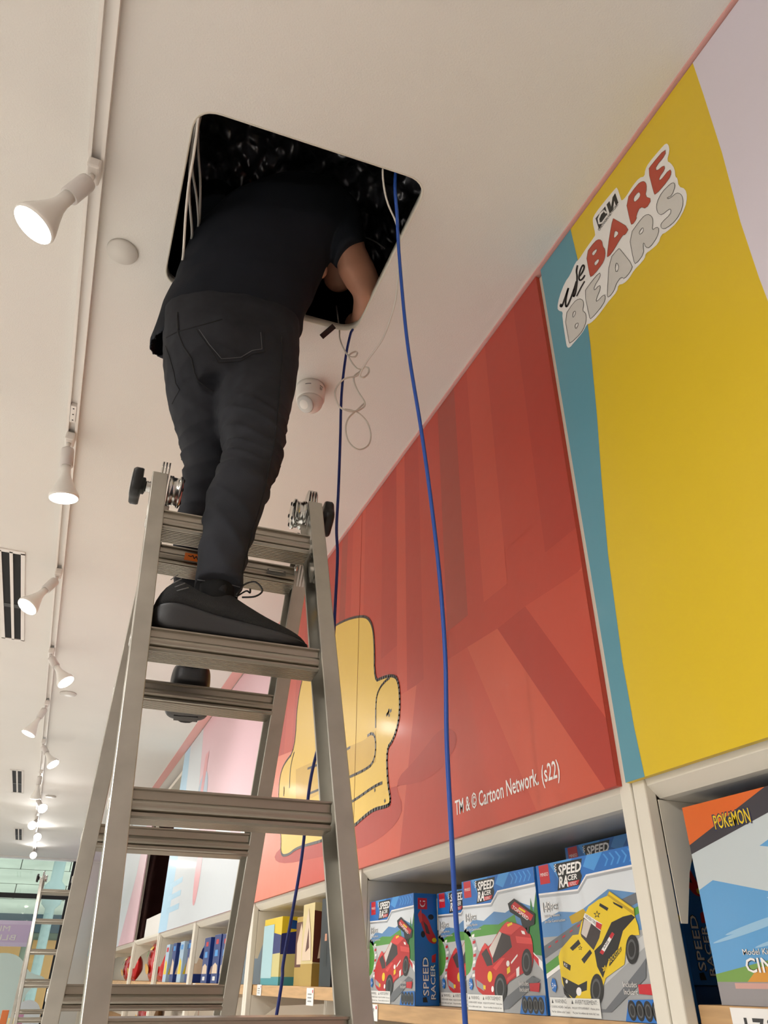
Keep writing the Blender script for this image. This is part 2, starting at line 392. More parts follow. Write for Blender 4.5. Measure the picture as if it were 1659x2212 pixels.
def make_ladder(label):
    t = thing('folding_ladder', (.25, 1.5, 0), label, 'ladder', 'aluminium folding ladders')
    fn = FD.cross(FWID).normalized(); fn = fn if fn.y < 0 else -fn
    rn = RD.cross(RWID).normalized(); rn = rn if rn.y > 0 else -rn
    for (o, d, wv, nr) in ((FL0, FD, FWID, fn), (RL0, RD, RWID, rn)):
        top = -.095 if nr.y < 0 else -.10
        lo = (o.z)/(-d.z)-.005
        for sd, oo in ((-1, o), (1, o+wv)):
            r = rail(oo, d, sd, nr, top, 'rail', t, lo, None)
            for k in range(8):
                c = oo+d*(k*.305+.02)+FWID.normalized()*sd*(RW)
                if c.z < .1: continue
                MB().lathe([(.001, .0022), (.010, .0018), (.0135, .0002), (.0135, -.001)], basis(FWID.normalized()*sd, c), 16, STEEL).build('rivet', None, r)
        for k in range(9):
            oo = o+d*(.305*k)
            if oo.z < .12: break
            rung(oo, wv, nr, 'rung', t, True)
        for sd, oo in ((-1, o), (1, o+wv)):
            e = oo+d*lo
            MB().box(-.022, .022, -.04, .04, -.0, .05, BLKP, Matrix.Translation((e.x+sd*.015, e.y, 0.0))).build('rubber_foot', None, t, bevel=.006)
    # hinges
    for sd in (-1, 1):
        X = FWID.normalized()
        apex = tri(FL0+FD*(-.095), RL0+RD*(-.10), .5)+Vector((0, 0, .022))
        if sd > 0: apex = apex+FWID
        ax = apex+X*sd*RW*.5
        h = None
        for k, off in enumerate((-.010, -.003, .004)):
            M = basis(X*sd, ax+X*sd*off+Vector((0, 0, .024)))
            pr = [(.004, 0), (.045, 0), (.045, .004), (.004, .004)]
            q = MB().lathe(pr, M, 32, STEEL)
            for (o, d) in ((FL0, FD), (RL0, RD)):
                a = ax+X*sd*off; b = o+d*.10+(FWID if sd > 0 else Vector())+X*sd*(RW*.5+off)
                u = (b-a).normalized(); w = u.cross(X).normalized()
                q.add([a+w*.04, a-w*.04, b-w*.018, b+w*.018, a+w*.04+X*sd*.004, a-w*.04+X*sd*.004, b-w*.018+X*sd*.004, b+w*.018+X*sd*.004],
                      [(0, 1, 2, 3), (4, 5, 6, 7), (0, 1, 5, 4), (1, 2, 6, 5), (2, 3, 7, 6), (3, 0, 4, 7)], STEEL)
            ho = q.build('hinge_plate', None, t)
            h = h or ho
        # inner lock drum
        M = basis(-X*sd, ax-X*sd*.014)
        dr = MB().lathe([(.036, 0), (.036, .008), (.033, .010), (.033, .022), (.038, .024), (.038, .029), (.03, .033), (.001, .034)], M, 28, STEEL).build('lock_housing', None, t)
        for k in range(5):
            a = 2*math.pi*k/5; MB().lathe([(.005, 0), (.005, .004), (.001, .005)], M @ Matrix.Translation((.028*math.cos(a), .028*math.sin(a), .030)), 8, mat('dark_bolt', (60, 60, 60), .4, 1)).build('bolt', None, dr)
        # knob outside with spring
        M = basis(X*sd, ax+X*sd*(.018 if sd < 0 else .004))
        MB().lathe([(.012, 0), (.014, .003), (.012, .006), (.014, .009), (.012, .012), (.014, .015), (.012, .019)], M, 20, STEEL).build('spring', None, t)
        kn = MB(); n = 40; R = []
        for rr, z in ((.016, .019), (.020, .021), (.020, .027), (1, .028), (1.04, .032), (1.04, .045), (.96, .049), (.3, .049)):
            ring = []
            for k in range(n):
                a = 2*math.pi*k/n; base = .041+.0035*math.cos(5*a) if rr > .1 else 0
                r_ = rr*base if rr > .1 else rr
                ring.append(M @ Vector((r_*math.cos(a), r_*math.sin(a), z)))
            R.append(ring)
        kn.rings(R, BLKP, True, True); ko = kn.build('knob', None, t)
        MB().lathe([(.030, .049), (.029, .0515), (.001, .052)], M, 24, mat('knob_cap', (214, 212, 208), .3)).build('knob_cap', None, ko)
        for j, (u, vv) in enumerate(((.02, .045), (.045, .10), (-.02, .10), (.03, .135), (-.035, .14))):
            c = ax+Vector((0, (vv*.25+u*.5)*(-1 if j % 2 else 1), -vv))-X*sd*.016
            MB().lathe([(.0062, 0), (.0062, .006), (.001, .007)], basis(-X*sd, c), 8, STEEL).build('bolt', None, h)
    return t
lad = make_ladder('tall aluminium folding ladder the person stands on')
lad2 = copy_tree(lad, None, (-.065, 8.62, 0)); lad2['label'] = 'far aluminium folding ladder standing near the shop window'
# stickers on the near ladder
def slab(mb, o, U, V, m, n=.0006):
    N = U.cross(V).normalized()*n
    mb.add([o, o+U, o+U+V, o+V, o+N, o+U+N, o+U+V+N, o+V+N], [(0, 1, 2, 3), (4, 5, 6, 7), (0, 1, 5, 4), (1, 2, 6, 5), (2, 3, 7, 6), (3, 0, 4, 7)], m)
ORG = p('orange', (222, 112, 30)); YEL = p('label_yellow', (214, 170, 40)); LW = p('label_white', (214, 212, 206)); LG = p('label_grey', (120, 120, 118)); BLK = p('black', (18, 18, 20)); WHT = p('white', (240, 238, 236))
wx = FWID.normalized()
o = RL0+RWID*.17+Vector((0, -.0425, -.036)); mb = MB(); slab(mb, o, wx*.050, Vector((0, 0, .019)), ORG)
strokes(mb, [(0.008, .012), (.014, .010), (.018, .014), (.022, .006), (.026, .013), (.03, .005)], .002, lambda a, b: o+wx*a+Vector((0, -.0012, b)), BLK)
mb.build('warning_sticker', None, lad)
o = RL0+RWID*.78+Vector((0, -.0435, -.034)); mb = MB(); slab(mb, o, wx*.045, Vector((0, .002, .014)), LG); slab(mb, o+Vector((.003, -.001, .008)), wx*.036, Vector((0, 0, .003)), LW); mb.build('instruction_sticker', None, lad)
fn = FD.cross(FWID).normalized(); fn = fn if fn.y < 0 else -fn
mb = MB(); base = FL0+FWID+wx*(RW-.0052)
def lab(s0, s1, b0, b1, m, k=0): slab(mb, base+FD*s0+fn*b0-wx*.0006*k, FD*(s1-s0), fn*(b1-b0), m)
lab(.06, .26, -.026, .026, LG); lab(.065, .085, -.026, .026, YEL, 1); lab(.10, .125, -.02, .004, LW, 1); lab(.15, .165, -.026, .026, YEL, 1); lab(.19, .225, -.018, .006, LW, 1)
mb.build('instruction_label', None, lad)
mb = MB(); base = RL0+RWID+wx*(RW-.0052); rn = Vector((0, -1, 0)) 
slab(mb, base+RD*.17-rn*.024, RD*.03, rn*.045, YEL); slab(mb, base+RD*.205-rn*.024, RD*.04, rn*.03, LW); mb.build('instruction_label', None, lad)
# ================================================================== PERSON
def ring_px(L, R, yc, dep, n=28, yl=None, yr=None, ax=None, pw=2.3):
    a = at_y(*L, yc if yl is None else yl); b = at_y(*R, yc if yr is None else yr)
    return [(a+b)/2, (b-a)/2, dep, pw, n]
def loft_px(S, mb, m=None, cap=True):
    """S: sections (left pixel, right pixel, depth y, half thickness)"""
    Q = [ring_px(*s_) for s_ in S]; R = []
    for i, (c, a, dep, pw, n) in enumerate(Q):
        t = (Q[min(i+1, len(Q)-1)][0]-Q[max(i-1, 0)][0]).normalized()
        b = a.cross(t); b = b.normalized()*dep
        ring = []
        for k in range(n):
            w = 2*math.pi*k/n; cw, sw = math.cos(w), math.sin(w)
            ring.append(c+a*(abs(cw)**(2/pw)*(1 if cw > 0 else -1))+b*(abs(sw)**(2/pw)*(1 if sw > 0 else -1)))
        R.append(ring)
    return mb.rings(R, m, True, cap)
def ball(mb, c, r, m=None, n=16):
    c = Vector(c); r = Vector(r) if not isinstance(r, (int, float)) else Vector((r, r, r))
    R = []
    for i in range(n+1):
        t = math.pi*(i+.02)/(n+.04); R.append([c+Vector((r.x*math.sin(t)*math.cos(w), r.y*math.sin(t)*math.sin(w), r.z*math.cos(t))) for w in (2*math.pi*k/(2*n) for k in range(2*n))])
    return mb.rings(R, m, True, True)
def fuse(mb, voxel, smooth=6, disp=None):
    """union of closed pieces -> one continuous smooth surface, optional displacement along the normal"""
    me = bpy.data.meshes.new('f'); me.from_pydata([tuple(q) for q in mb.v], [], mb.f)
    bm = bmesh.new(); bm.from_mesh(me); bmesh.ops.recalc_face_normals(bm, faces=bm.faces); bm.to_mesh(me); bm.free()
    ob = bpy.data.objects.new('f', me); COL.objects.link(ob)
    md = ob.modifiers.new('r', 'REMESH'); md.mode = 'VOXEL'; md.voxel_size = voxel
    bpy.context.view_layer.update()
    m2 = bpy.data.meshes.new_from_object(ob.evaluated_get(bpy.context.evaluated_depsgraph_get()))
    bpy.data.objects.remove(ob)
    bm = bmesh.new(); bm.from_mesh(m2)
    for _ in range(smooth): bmesh.ops.smooth_vert(bm, verts=bm.verts, factor=.5, use_axis_x=True, use_axis_y=True, use_axis_z=True)
    bm.normal_update()
    if disp:
        new = [v.co+v.normal*disp(v.co, v.normal) for v in bm.verts]
        for v, c in zip(bm.verts, new): v.co = c
    bm.to_mesh(m2); bm.free()
    out = MB(); out.v = [v.co.copy() for v in m2.vertices]; out.f = [list(q.vertices) for q in m2.polygons]; out.m = [0]*len(out.f); out.sm = [True]*len(out.f)
    return out
def cloth(name, col, sc, var, bs):
    m = mat(name, col, .85, var=var, vscale=sc, bump=.25, bscale=bs, spec=.25)
    return m
DENIM = cloth('black_denim', (47, 49, 55), 9, .30, 900)
TEE = cloth('black_cotton', (29, 33, 41), 12, .10, 700)
SKIN = mat('skin', (178, 128, 104), .5, var=.08, vscale=14)
HAIR = mat('dark_hair', (22, 19, 18), .6, bump=.5, bscale=160)
SHOEM = mat('black_knit', (22, 22, 23), .8, bump=.5, bscale=500, var=.2, vscale=200)
SOLEM = mat('black_rubber', (46, 46, 48), .5, bump=.05, bscale=100)
person = thing('person', (.2, 1.5, HC-1.25), 'person in black t-shirt and jeans standing on the ladder, head inside the hatch', 'person')

def sm(x): x = max(0., min(1., x)); return x*x*(3-2*x)
KNEE_R = at_y(550, 965, 1.43); KNEE_L = at_y(430, 1010, 1.60); CROT = at_y(465, 830, 1.5); HEM_R = at_y(468, 1230, 1.37)
def jean_folds(c, n):
    d = 0
    for K, s_ in ((KNEE_R, 1.), (KNEE_L, 1.)):
        w = max(0, 1-abs(c.z-K.z)/.15)*max(0, 1-(c.xy-K.xy).length/.16)
        if w > 0:
            ph = (c.z+.35*(c.x-K.x)*(1 if K is KNEE_R else -1))*130+4*noise.noise(c*8)
            d += (.011 if K is KNEE_R else .007)*w**.6*(1-2*abs(math.sin(ph*.5))**.7)*(.7+.6*noise.noise(c*10))
    w = max(0, 1-(c-CROT).length/.20)
    if w > 0: d += .008*w*(.5-abs(math.sin((c-CROT).length*62+2*noise.noise(c*10))))
    if c.z < KNEE_R.z-.12: d += .005*(.5-abs(math.sin((c.z*1.0+c.x*.9)*34+2.5*noise.noise(c*7))))
    d += .004*noise.noise(Vector((c.x*10, c.y*10, c.z*6)))+.0016*noise.noise(c*34)
    return d
mb = MB()
hips = [((352, 672), (652, 690), 1.560, .105), ((350, 715), (645, 722), 1.555, .125), ((352, 775), (642, 775), 1.545, .135), ((360, 820), (638, 825), 1.54, .12), ((375, 850), (628, 858), 1.535, .09)]
loft_px(hips, mb)
legR = [((500, 770), (641, 775), 1.535, .085), ((462, 838), (636, 842), 1.515, .095), ((470, 893), (627, 893), 1.485, .090), ((480, 940), (615, 945), 1.455, .080), ((484, 972), (611, 985), 1.435, .070),
        ((470, 1003), (606, 1012), 1.425, .068), ((452, 1045), (590, 1040), 1.410, .068), ((441, 1095), (573, 1097), 1.395, .066), ((436, 1150), (552, 1155), 1.380, .062), ((426, 1205), (534, 1208), 1.372, .060), ((414, 1262), (521, 1280), 1.368, .060)]
loft_px(legR, mb)
legL = [((352, 780), (470, 790), 1.555, .085), ((362, 840), (480, 840), 1.565, .090), ((374, 893), (485, 893), 1.575, .085), ((387, 950), (490, 950), 1.585, .075), ((396, 995), (492, 995), 1.595, .066),
        ((395, 1035), (492, 1035), 1.60, .064), ((390, 1072), (486, 1072), 1.63, .064), ((382, 1120), (474, 1120), 1.65, .060), ((373, 1175), (466, 1178), 1.67, .056), ((373, 1240), (462, 1240), 1.685, .052), ((375, 1290), (462, 1290), 1.69, .050)]
loft_px(legL, mb)
jm = fuse(mb, .0055, 5, jean_folds)
jeans = jm.build('jeans', DENIM, person)
JB = BVHTree.FromPolygons([tuple(q) for q in jm.v], jm.f)
def on(B, pts, off=.0015):
    out = []
    for x, y in pts:
        h = B.ray_cast(CAM, ray(x, y).normalized())
        if h[0] is not None: out.append(h[0]+h[1]*off*(1 if h[1].dot(ray(x, y)) < 0 else -1))
    return out
def dens(P, step=6):
    o = []
    for a, b in zip(P, P[1:]):
        n = max(1, int(math.hypot(b[0]-a[0], b[1]-a[1])/step))
        o += [(a[0]+(b[0]-a[0])*k/n, a[1]+(b[1]-a[1])*k/n) for k in range(n)]
    return o+[P[-1]]
STITCH = mat('grey_stitching', (104, 104, 108), .85)
SEAM = mat('denim_seam', (30, 31, 35), .9)
def seam(name, P, r, m=SEAM):
    q = on(JB, dens(P), .0006)
    if len(q) > 2: MB().tube(q, r, 6, m).build(name, None, jeans)
seam('centre_seam', [(384, 690), (386, 722), (396, 748), (414, 775), (420, 805), (428, 822), (450, 840), (462, 846)], .0022)
seam('yoke_seam', [(349, 735), (385, 716), (430, 704), (480, 690)], .0018)
seam('back_pocket_seam', [(424, 712), (447, 745), (465, 770), (472, 784), (520, 780), (545, 765), (572, 760), (569, 716)], .0016)
seam('back_pocket_stitching', [(430, 712), (452, 744), (470, 765), (478, 775), (520, 772), (545, 757), (566, 754), (563, 718)], .0008, STITCH)
seam('back_pocket_seam', [(358, 748), (366, 770), (376, 805), (380, 828), (388, 842), (378, 860), (372, 872)], .0016)
seam('side_seam', [(608, 728), (610, 775), (605, 850), (598, 910), (592, 965), (583, 1000), (576, 1040), (560, 1100), (545, 1150), (530, 1205), (518, 1260)], .0018)
seam('hem_stitching', [(427, 1252), (450, 1255), (490, 1260), (519, 1268)], .0012, STITCH)
seam('belt_loop', [(384, 676), (384, 690), (386, 716)], .0034)

# t-shirt
def tee_folds(c, n):
    q = c-at_y(520, 600, 1.45)
    d = .006*noise.noise(Vector((q.x*5+q.z*3, q.y*5, q.z*3)))
    d += .007*(.5-abs(math.sin((q.z*1.0-q.x*.55)*24+2.5*noise.noise(c*5))))*(.5+.7*noise.noise(c*6))
    if c.z < at_y(520, 690, 1.5).z+.12: d += .005*noise.noise(Vector((c.x*16, c.y*16, c.z*3)))
    return d
mb = MB()
torso = [((322, 742), (643, 742), 1.62, .175), ((338, 690), (650, 705), 1.60, .17), ((352, 650), (668, 662), 1.575, .16), ((380, 600), (690, 605), 1.545, .155), ((396, 545), (705, 560), 1.515, .155), ((425, 488), (752, 520), 1.48, .15), ((470, 445), (765, 480), 1.465, .135), ((545, 415), (752, 448), 1.46, .11), ((600, 403), (728, 425), 1.46, .075), ((640, 398), (700, 408), 1.46, .03)]
loft_px(torso, mb)
loft_px([((660, 440), (770, 470), 1.46, .085), ((690, 480), (782, 505), 1.445, .075), ((712, 525), (787, 530), 1.435, .066), ((727, 557), (781, 543), 1.43, .060)], mb)
la0, la1 = at_y(470, 480, 1.52), at_y(470, 430, 1.72)
mb.tube([la0, (la0+la1)/2, la1], [.085, .075, .068], 20)
tm = fuse(mb, .0075, 6, tee_folds)
# open the hem: drop faces underneath so the shirt hangs as cloth
hz = at_y(500, 686, 1.47)
bm = bmesh.new(); me = bpy.data.meshes.new('q'); me.from_pydata([tuple(q) for q in tm.v], [], tm.f); bm.from_mesh(me); bm.normal_update()
hL = at_y(322, 742, 1.62); hR = at_y(643, 742, 1.62)
kill = [f for f in bm.faces if f.calc_center_median().z < min(hL.z, hR.z)+.05 and f.normal.z < -.75]
bmesh.ops.delete(bm, geom=kill, context='FACES')
tm = MB(); bm.verts.ensure_lookup_table()
tm.v = [v.co.copy() for v in bm.verts]; tm.f = [[v.index for v in f.verts] for f in bm.faces]; tm.m = [0]*len(tm.f); tm.sm = [True]*len(tm.f); bm.free()
tee = tm.build('t_shirt', TEE, person)
so = tee.modifiers.new('s', 'SOLIDIFY'); so.thickness = .003; so.offset = -1

# body: head, neck, torso, arms, hands and legs in one surface
mb = MB()
HEADC = at_y(734, 552, 1.56)
ball(mb, HEADC, (.076, .092, .098))
ball(mb, HEADC+Vector((.012, .035, -.055)), (.055, .06, .055))
ball(mb, HEADC+Vector((.02, .098, -.02)), (.014, .018, .022))                 # nose
neck = at_y(690, 500, 1.50); chest = at_y(580, 540, 1.53); pel = at_y(500, 740, 1.56)
mb.tube([HEADC+Vector((-.02, -.02, -.02)), neck, chest], [.058, .062, .10], 18)
mb.tube([chest+Vector((0, 0, .05)), chest, tri(chest, pel, .5), pel], [.085, .115, .105, .115], 20)
arm = [((722, 520), (780, 522), 1.435, .048), ((729, 552), (786, 548), 1.438, .047), ((735, 585), (806, 583), 1.455, .046), ((752, 615), (815, 608), 1.475, .044), ((768, 640), (818, 634), 1.49, .042), ((769, 662), (810, 655), 1.53, .040), ((767, 688), (800, 678), 1.58, .036), ((760, 714), (787, 706), 1.64, .029)]
loft_px(arm, mb)
mb.tube([at_y(735, 480, 1.45), at_y(752, 530, 1.437)], [.055, .05], 16)
def hand(mb, w, dirv, upv):
    d = Vector(dirv).normalized(); u = Vector(upv); u = (u-d*u.dot(d)).normalized(); s_ = d.cross(u)
    mb.tube([w-d*.02, w+d*.03, w+d*.085], [.026, .032, .034], 14)
    for k, ln in enumerate((.070, .080, .075, .058)):
        b = w+d*.08+s_*(.026-.0175*k)
        mb.tube([b, b+d*ln*.45, b+d*ln*.75-u*.02, b+d*ln*.85-u*.042], [.0105, .010, .0092, .008], 10)
    b = w+d*.03+s_*.03
    mb.tube([b, b+s_*.025+d*.025-u*.01, b+s_*.03+d*.058-u*.022], [.012, .0115, .009], 10)
wr = at_y(773, 710, 1.65); hand(mb, wr, (.0, .45, .9), (-.6, -.7, .2))
mb.tube([at_y(775, 700, 1.62), wr, wr+Vector((0, .01, .02))], [.03, .027, .027], 12)
ls = at_y(470, 470, 1.55); le = ls+Vector((.0, .20, .10)); lw = le+Vector((.16, .10, .17))
mb.tube([tri(ls, chest, .5), ls, le, lw], [.06, .055, .044, .030], 16); hand(mb, lw, (.75, .25, .5), (0, -.6, .6))
for hip, kn, an in ((at_y(560, 790, 1.54), KNEE_R, at_y(470, 1275, 1.375)), (at_y(425, 800, 1.57), at_y(444, 1010, 1.60), at_y(418, 1330, 1.69))):
    mb.tube([tri(hip, pel, .4), hip, kn, an, an+Vector((0, 0, -.03))], [.06, .055, .034, .026, .026], 16)
bmh = fuse(mb, .0065, 4)
body = bmh.build('body', SKIN, person)
# ear
e = at_y(706, 585, 1.50)
ear = MB(); R = []
for k in range(12):
    w = 2*math.pi*k/12
    R.append([Vector((e.x-.012+.004*math.sin(w*2), e.y+.018*math.cos(w)*(1 if math.cos(w) > 0 else .8)+rr*math.cos(w), e.z+.030*math.sin(w)+rr*math.sin(w)*1.2))+Vector((dx, 0, 0)) for rr, dx in ((0, 0), (.004, -.006), (.008, -.002), (.004, .006), (0, .006), (-.006, .003))])
R.append(R[0]); ear.rings(R, SKIN, True, False)
ear.build('ear', SKIN, body)
# hair: shell over the scalp
hb = MB(); n = 26; R = []
for i in range(n+1):
    t_ = math.pi*(i+.02)/(n+.04); row = []
    for k in range(48):
        w = 2*math.pi*k/48; dv = Vector((math.sin(t_)*math.cos(w), math.sin(t_)*math.sin(w), math.cos(t_)))
        s_ = 1.07+.02*noise.noise(dv*9)
        if dv.z < -.1+.5*dv.y: s_ = .9
        row.append(HEADC+Vector((dv.x*.076*s_, dv.y*.092*s_, dv.z*.098*s_)))
    R.append(row)
hb.rings(R, HAIR, True, True); hb.build('hair', HAIR, person)
# ankles under the right hem: socks
a0 = at_y(470, 1255, 1.37)
MB().tube([a0+Vector((0, 0, .03)), a0, a0+Vector((.004, 0, -.05))], [.036, .036, .034], 18, mat('black_sock', (14, 15, 17), .9)).build('sock', None, person)

# shoes
SEC = [(0, .016, .040, .050), (.03, .030, .050, .085), (.09, .037, .056, .112), (.16, .040, .056, .122), (.26, .041, .050, .100), (.36, .042, .043, .096), (.43, .043, .040, .112), (.48, .044, .038, .104), (.58, .047, .034, .084), (.70, .050, .029, .064), (.82, .048, .024, .050), (.91, .040, .020, .040), (.97, .026, .017, .030), (1., .008, .015, .02)]
def make_shoe(org, fx, fy, L=.312):
    """org = heel bottom, fx = unit forward, fy = unit sideways"""
    up = Vector((0, 0, 1)); P = lambda s_, w, z: org+fx*(s_*L)+fy*w+up*z
    sh = bpy.data.objects.new('shoe', None); COL.objects.link(sh); sh.parent = person; WL[sh] = WL[person].copy()
    mb = MB(); R = []
    for s_, w, zt, zu in SEC:
        w2 = w+.005; toe = .012*max(0, (s_-.8)/.2)**2; he = .012*max(0, (.08-s_)/.08)
        b = toe+he
        R.append([P(s_, x, z) for x, z in ((-w2*.86, b), (-w2*.97, b+.008), (-w2*1.03, (b+zt)*.5), (-w2*.97, zt-.004), (-w2*.8, zt), (w2*.8, zt), (w2*.97, zt-.004), (w2*1.03, (b+zt)*.5), (w2*.97, b+.008), (w2*.86, b))])
    mb.rings(R, SOLEM, True, True); so_ = mb.build('sole', None, sh)
    so_.modifiers.new('s', 'SUBSURF').render_levels = 2
    for s0, s1, x0, x1 in ((.08, .2, -.03, .03), (.24, .36, -.03, -.004), (.24, .36, .004, .03), (.42, .56, -.034, .034), (.60, .72, -.036, .036), (.76, .88, -.03, .03)):
        q = MB(); a = [P(s0, x0, 0), P(s1, x0, 0), P(s1, x1, 0), P(s0, x1, 0)]; c = [v+up*-.002 for v in a]
        zo = Vector((0, 0, .0012+.012*max(0, ((s0+s1)/2-.8)/.2)**2))
        q.add([v+zo for v in a+c], [(0, 1, 2, 3), (4, 5, 6, 7), (0, 1, 5, 4), (1, 2, 6, 5), (2, 3, 7, 6), (3, 0, 4, 7)], SOLEM); q.build('tread_block', None, sh)
    mb = MB(); R = []
    for s_, w, zt, zu in SEC:
        ring = []
        for k in range(13):
            a = math.pi*k/12; ring.append(P(s_, -w*math.cos(a)*(1 if zu < .09 else 1-.35*math.sin(a)**2), zt-.012+(zu-zt+.012)*math.sin(a)**.75))
        R.append(ring)
    mb.rings(R, SHOEM, True, True); u_ = mb.build('upper', None, sh); u_.modifiers.new('s', 'SUBSURF').render_levels = 1
    lace = MB()
    for k in range(4):
        s_ = .50+.05*k; zz = .104-.022*k
        MB().tube(smooth_path([P(s_, -.022, zz-.010), P(s_+.01, 0, zz+.003), P(s_+.02, .022, zz-.012)], 4), .0022, 6, BLKP).build('lace', None, sh)
    lp = smooth_path([P(.50, -.004, .104), P(.54, -.012, .128), P(.61, -.02, .135), P(.66, -.022, .118), P(.62, -.018, .104), P(.54, -.008, .102)], 6)
    MB().tube(lp, .0019, 6, BLKP).build('lace_bow', None, sh)
    MB().tube(smooth_path([P(.50, .004, .104), P(.56, -.006, .118), P(.585, -.014, .112), P(.58, -.02, .118)], 6), .0019, 6, BLKP).build('lace_end', None, sh)
    MB().tube(smooth_path([P(.40, -.022, .100), P(.415, -.012, .120), P(.425, 0, .126), P(.42, .014, .118), P(.40, .022, .100)], 6), .008, 8, SHOEM).build('tongue', None, sh)
    for k in range(4):
        MB().tube([P(.075+.016*k, -.036, .100-.007*k), P(.115+.025*k, -.0405, .112-.008*k)], .0011, 5, mat('reflective_grey', (110, 110, 112), .5)).build('heel_stripe', None, sh)
r2 = FL0+FD*.305
make_shoe(Vector((.082, r2.y+.008, r2.z+.003)), Vector((.995, -.05, -.012)).normalized(), Vector((.05, .995, 0)).normalized())
q2 = RL0+RD*.305
s0 = at_y(414, 1490, q2.y-.10)
make_shoe(Vector((.212, q2.y-.034, q2.z+.003)), Vector((.14, 1, -.02)).normalized(), Vector((-1, .13, 0)).normalized())

# ================================================================== CABLES
BLUEC = mat('blue_cable', (38, 84, 178), .45); NAVY = mat('dark_blue_cable', (26, 44, 120), .45); WHC = mat('white_cable', (222, 216, 208), .45); GRC = mat('grey_cable', (150, 148, 144), .5)
def cable(name, pts, r, m, lab, grp=None):
    tag(MB().tube(smooth_path(pts, 8), r, 8, m).build(name, None), lab, 'cable', grp)
zt = HC+.55
top = at_z(855, 365, HC)
cable('network_cable', [(top.x+.10, top.y-.30, HC+.36), (top.x+.02, top.y-.06, HC+.20), at_y(855, 372, 1.07), at_y(858, 470, 1.13), at_y(863, 560, 1.19), at_y(880, 740, 1.22), at_y(910, 930, 1.24), at_y(932, 1090, 1.25), at_y(950, 1250, 1.255), at_y(962, 1420, 1.26), at_y(965, 1600, 1.262), at_y(975, 1800, 1.265), at_y(986, 2000, 1.268), at_y(1006, 2225, 1.27), (.69, 1.28, .75), (.72, 1.30, .02)], .0046, BLUEC,
      'bright blue network cable hanging from the hatch in front of the red mural', 'network cables')
cable('network_cable', [at_y(780, 640, 1.70)+Vector((0, 0, .25)), at_y(766, 690, 1.615), at_y(757, 722, 1.60), at_y(747, 770, 1.60), at_y(738, 850, 1.60), at_y(735, 950, 1.60), at_y(731, 1060, 1.60), at_y(727, 1140, 1.60), at_y(729, 1200, 1.61), at_y(725, 1290, 1.62), at_y(716, 1440, 1.66), at_y(697, 1570, 1.75), at_y(670, 1690, 1.85), at_y(652, 1850, 1.95), at_y(630, 1980, 2.02), at_y(612, 2080, 2.06), at_y(596, 2200, 2.10), (.52, 2.14, .9), (.50, 2.2, .02)], .0042, NAVY,
      'dark blue network cable hanging from the far corner of the hatch behind the ladder', 'network cables')
wp = [(828, 350, 1.05), (829, 400, 1.09), (838, 440, 1.12), (855, 480, 1.15), (863, 520, 1.18), (861, 570, 1.22), (856, 640, 1.27), (843, 690, 1.32), (825, 735, 1.37), (800, 770, 1.42), (783, 797, 1.46), (778, 812, 1.48), (786, 815, 1.48), (796, 806, 1.49), (796, 795, 1.49), (785, 795, 1.50), (770, 812, 1.50), (745, 818, 1.50), (728, 835, 1.51), (724, 855, 1.51), (735, 880, 1.52), (760, 889, 1.52), (782, 882, 1.53), (788, 870, 1.53), (773, 845, 1.53), (765, 825, 1.53), (766, 812, 1.53), (780, 800, 1.54), (770, 795, 1.54), (758, 780, 1.55), (754, 768, 1.55), (766, 760, 1.56), (772, 763, 1.56), (766, 771, 1.56), (752, 768, 1.57), (740, 748, 1.59), (734, 730, 1.61), (733, 712, 1.63)]
w0 = at_y(828, 350, 1.05)
cable('white_cable', [w0+Vector((.02, -.22, .25)), w0+Vector((.0, -.05, .15))]+[at_y(*q) for q in wp]+[at_y(734, 690, 1.70)+Vector((0, .05, .12))], .0027, WHC, 'thin white cable hanging from the hatch in tangled curls beside the blue cable')
lp = [(788, 870, 1.54), (772, 885, 1.54), (752, 905, 1.54), (747, 930, 1.54), (755, 957, 1.54), (775, 971, 1.54), (795, 962, 1.54), (801, 940, 1.54), (793, 912, 1.54), (775, 893, 1.53), (758, 886, 1.53), (745, 884, 1.53)]
cable('white_cable', [at_y(*q) for q in lp], .0024, WHC, 'lowest open loop of thin white cable below the hatch')
for k, (P, m, lab) in enumerate((([(430, 245, 1.08), (424, 290, 1.13), (417, 340, 1.18), (407, 400, 1.25), (400, 470, 1.33), (395, 552, 1.44)], WHC, 'bright white cable along the left edge inside the hatch'),
        ([(424, 260, 1.10), (412, 330, 1.2), (408, 420, 1.3), (414, 505, 1.42)], GRC, 'leftmost grey cable along the left edge inside the hatch'),
        ([(422, 300, 1.15), (414, 360, 1.24), (424, 430, 1.33), (428, 485, 1.42)], GRC, 'second grey cable behind the white cable at the hatch left edge'),
        ([(431, 240, 1.09), (427, 320, 1.2), (432, 400, 1.3), (430, 480, 1.42)], GRC, 'rightmost grey cable in the bundle at the hatch left edge'))):
    pts = [at_y(*q) for q in P]; pts = [pts[0]+Vector((.0, -.10, .10))]+[q+Vector((0, .01, .02)) for q in pts]+[pts[-1]+Vector((0, .15, .15))]
    cable('grey_cable' if m is GRC else 'white_cable', pts, .0035, m, lab, 'cables at the left edge of the hatch')
for P, lab in (([(795, 520, 1.42), (800, 513, 1.43), (815, 512, 1.44), (840, 525, 1.44), (856, 537, 1.44)], 'short curved grey cable inside the hatch beside the arm'), ([(791, 522, 1.42), (805, 560, 1.46), (815, 590, 1.48), (823, 603, 1.50)], 'straight thin grey cable behind the arm in the hatch')):
    pts = [at_y(*q)+Vector((-.0, .1, .12)) for q in P]; cable('grey_cable', pts, .003, GRC, lab, 'grey cables inside the hatch right side')
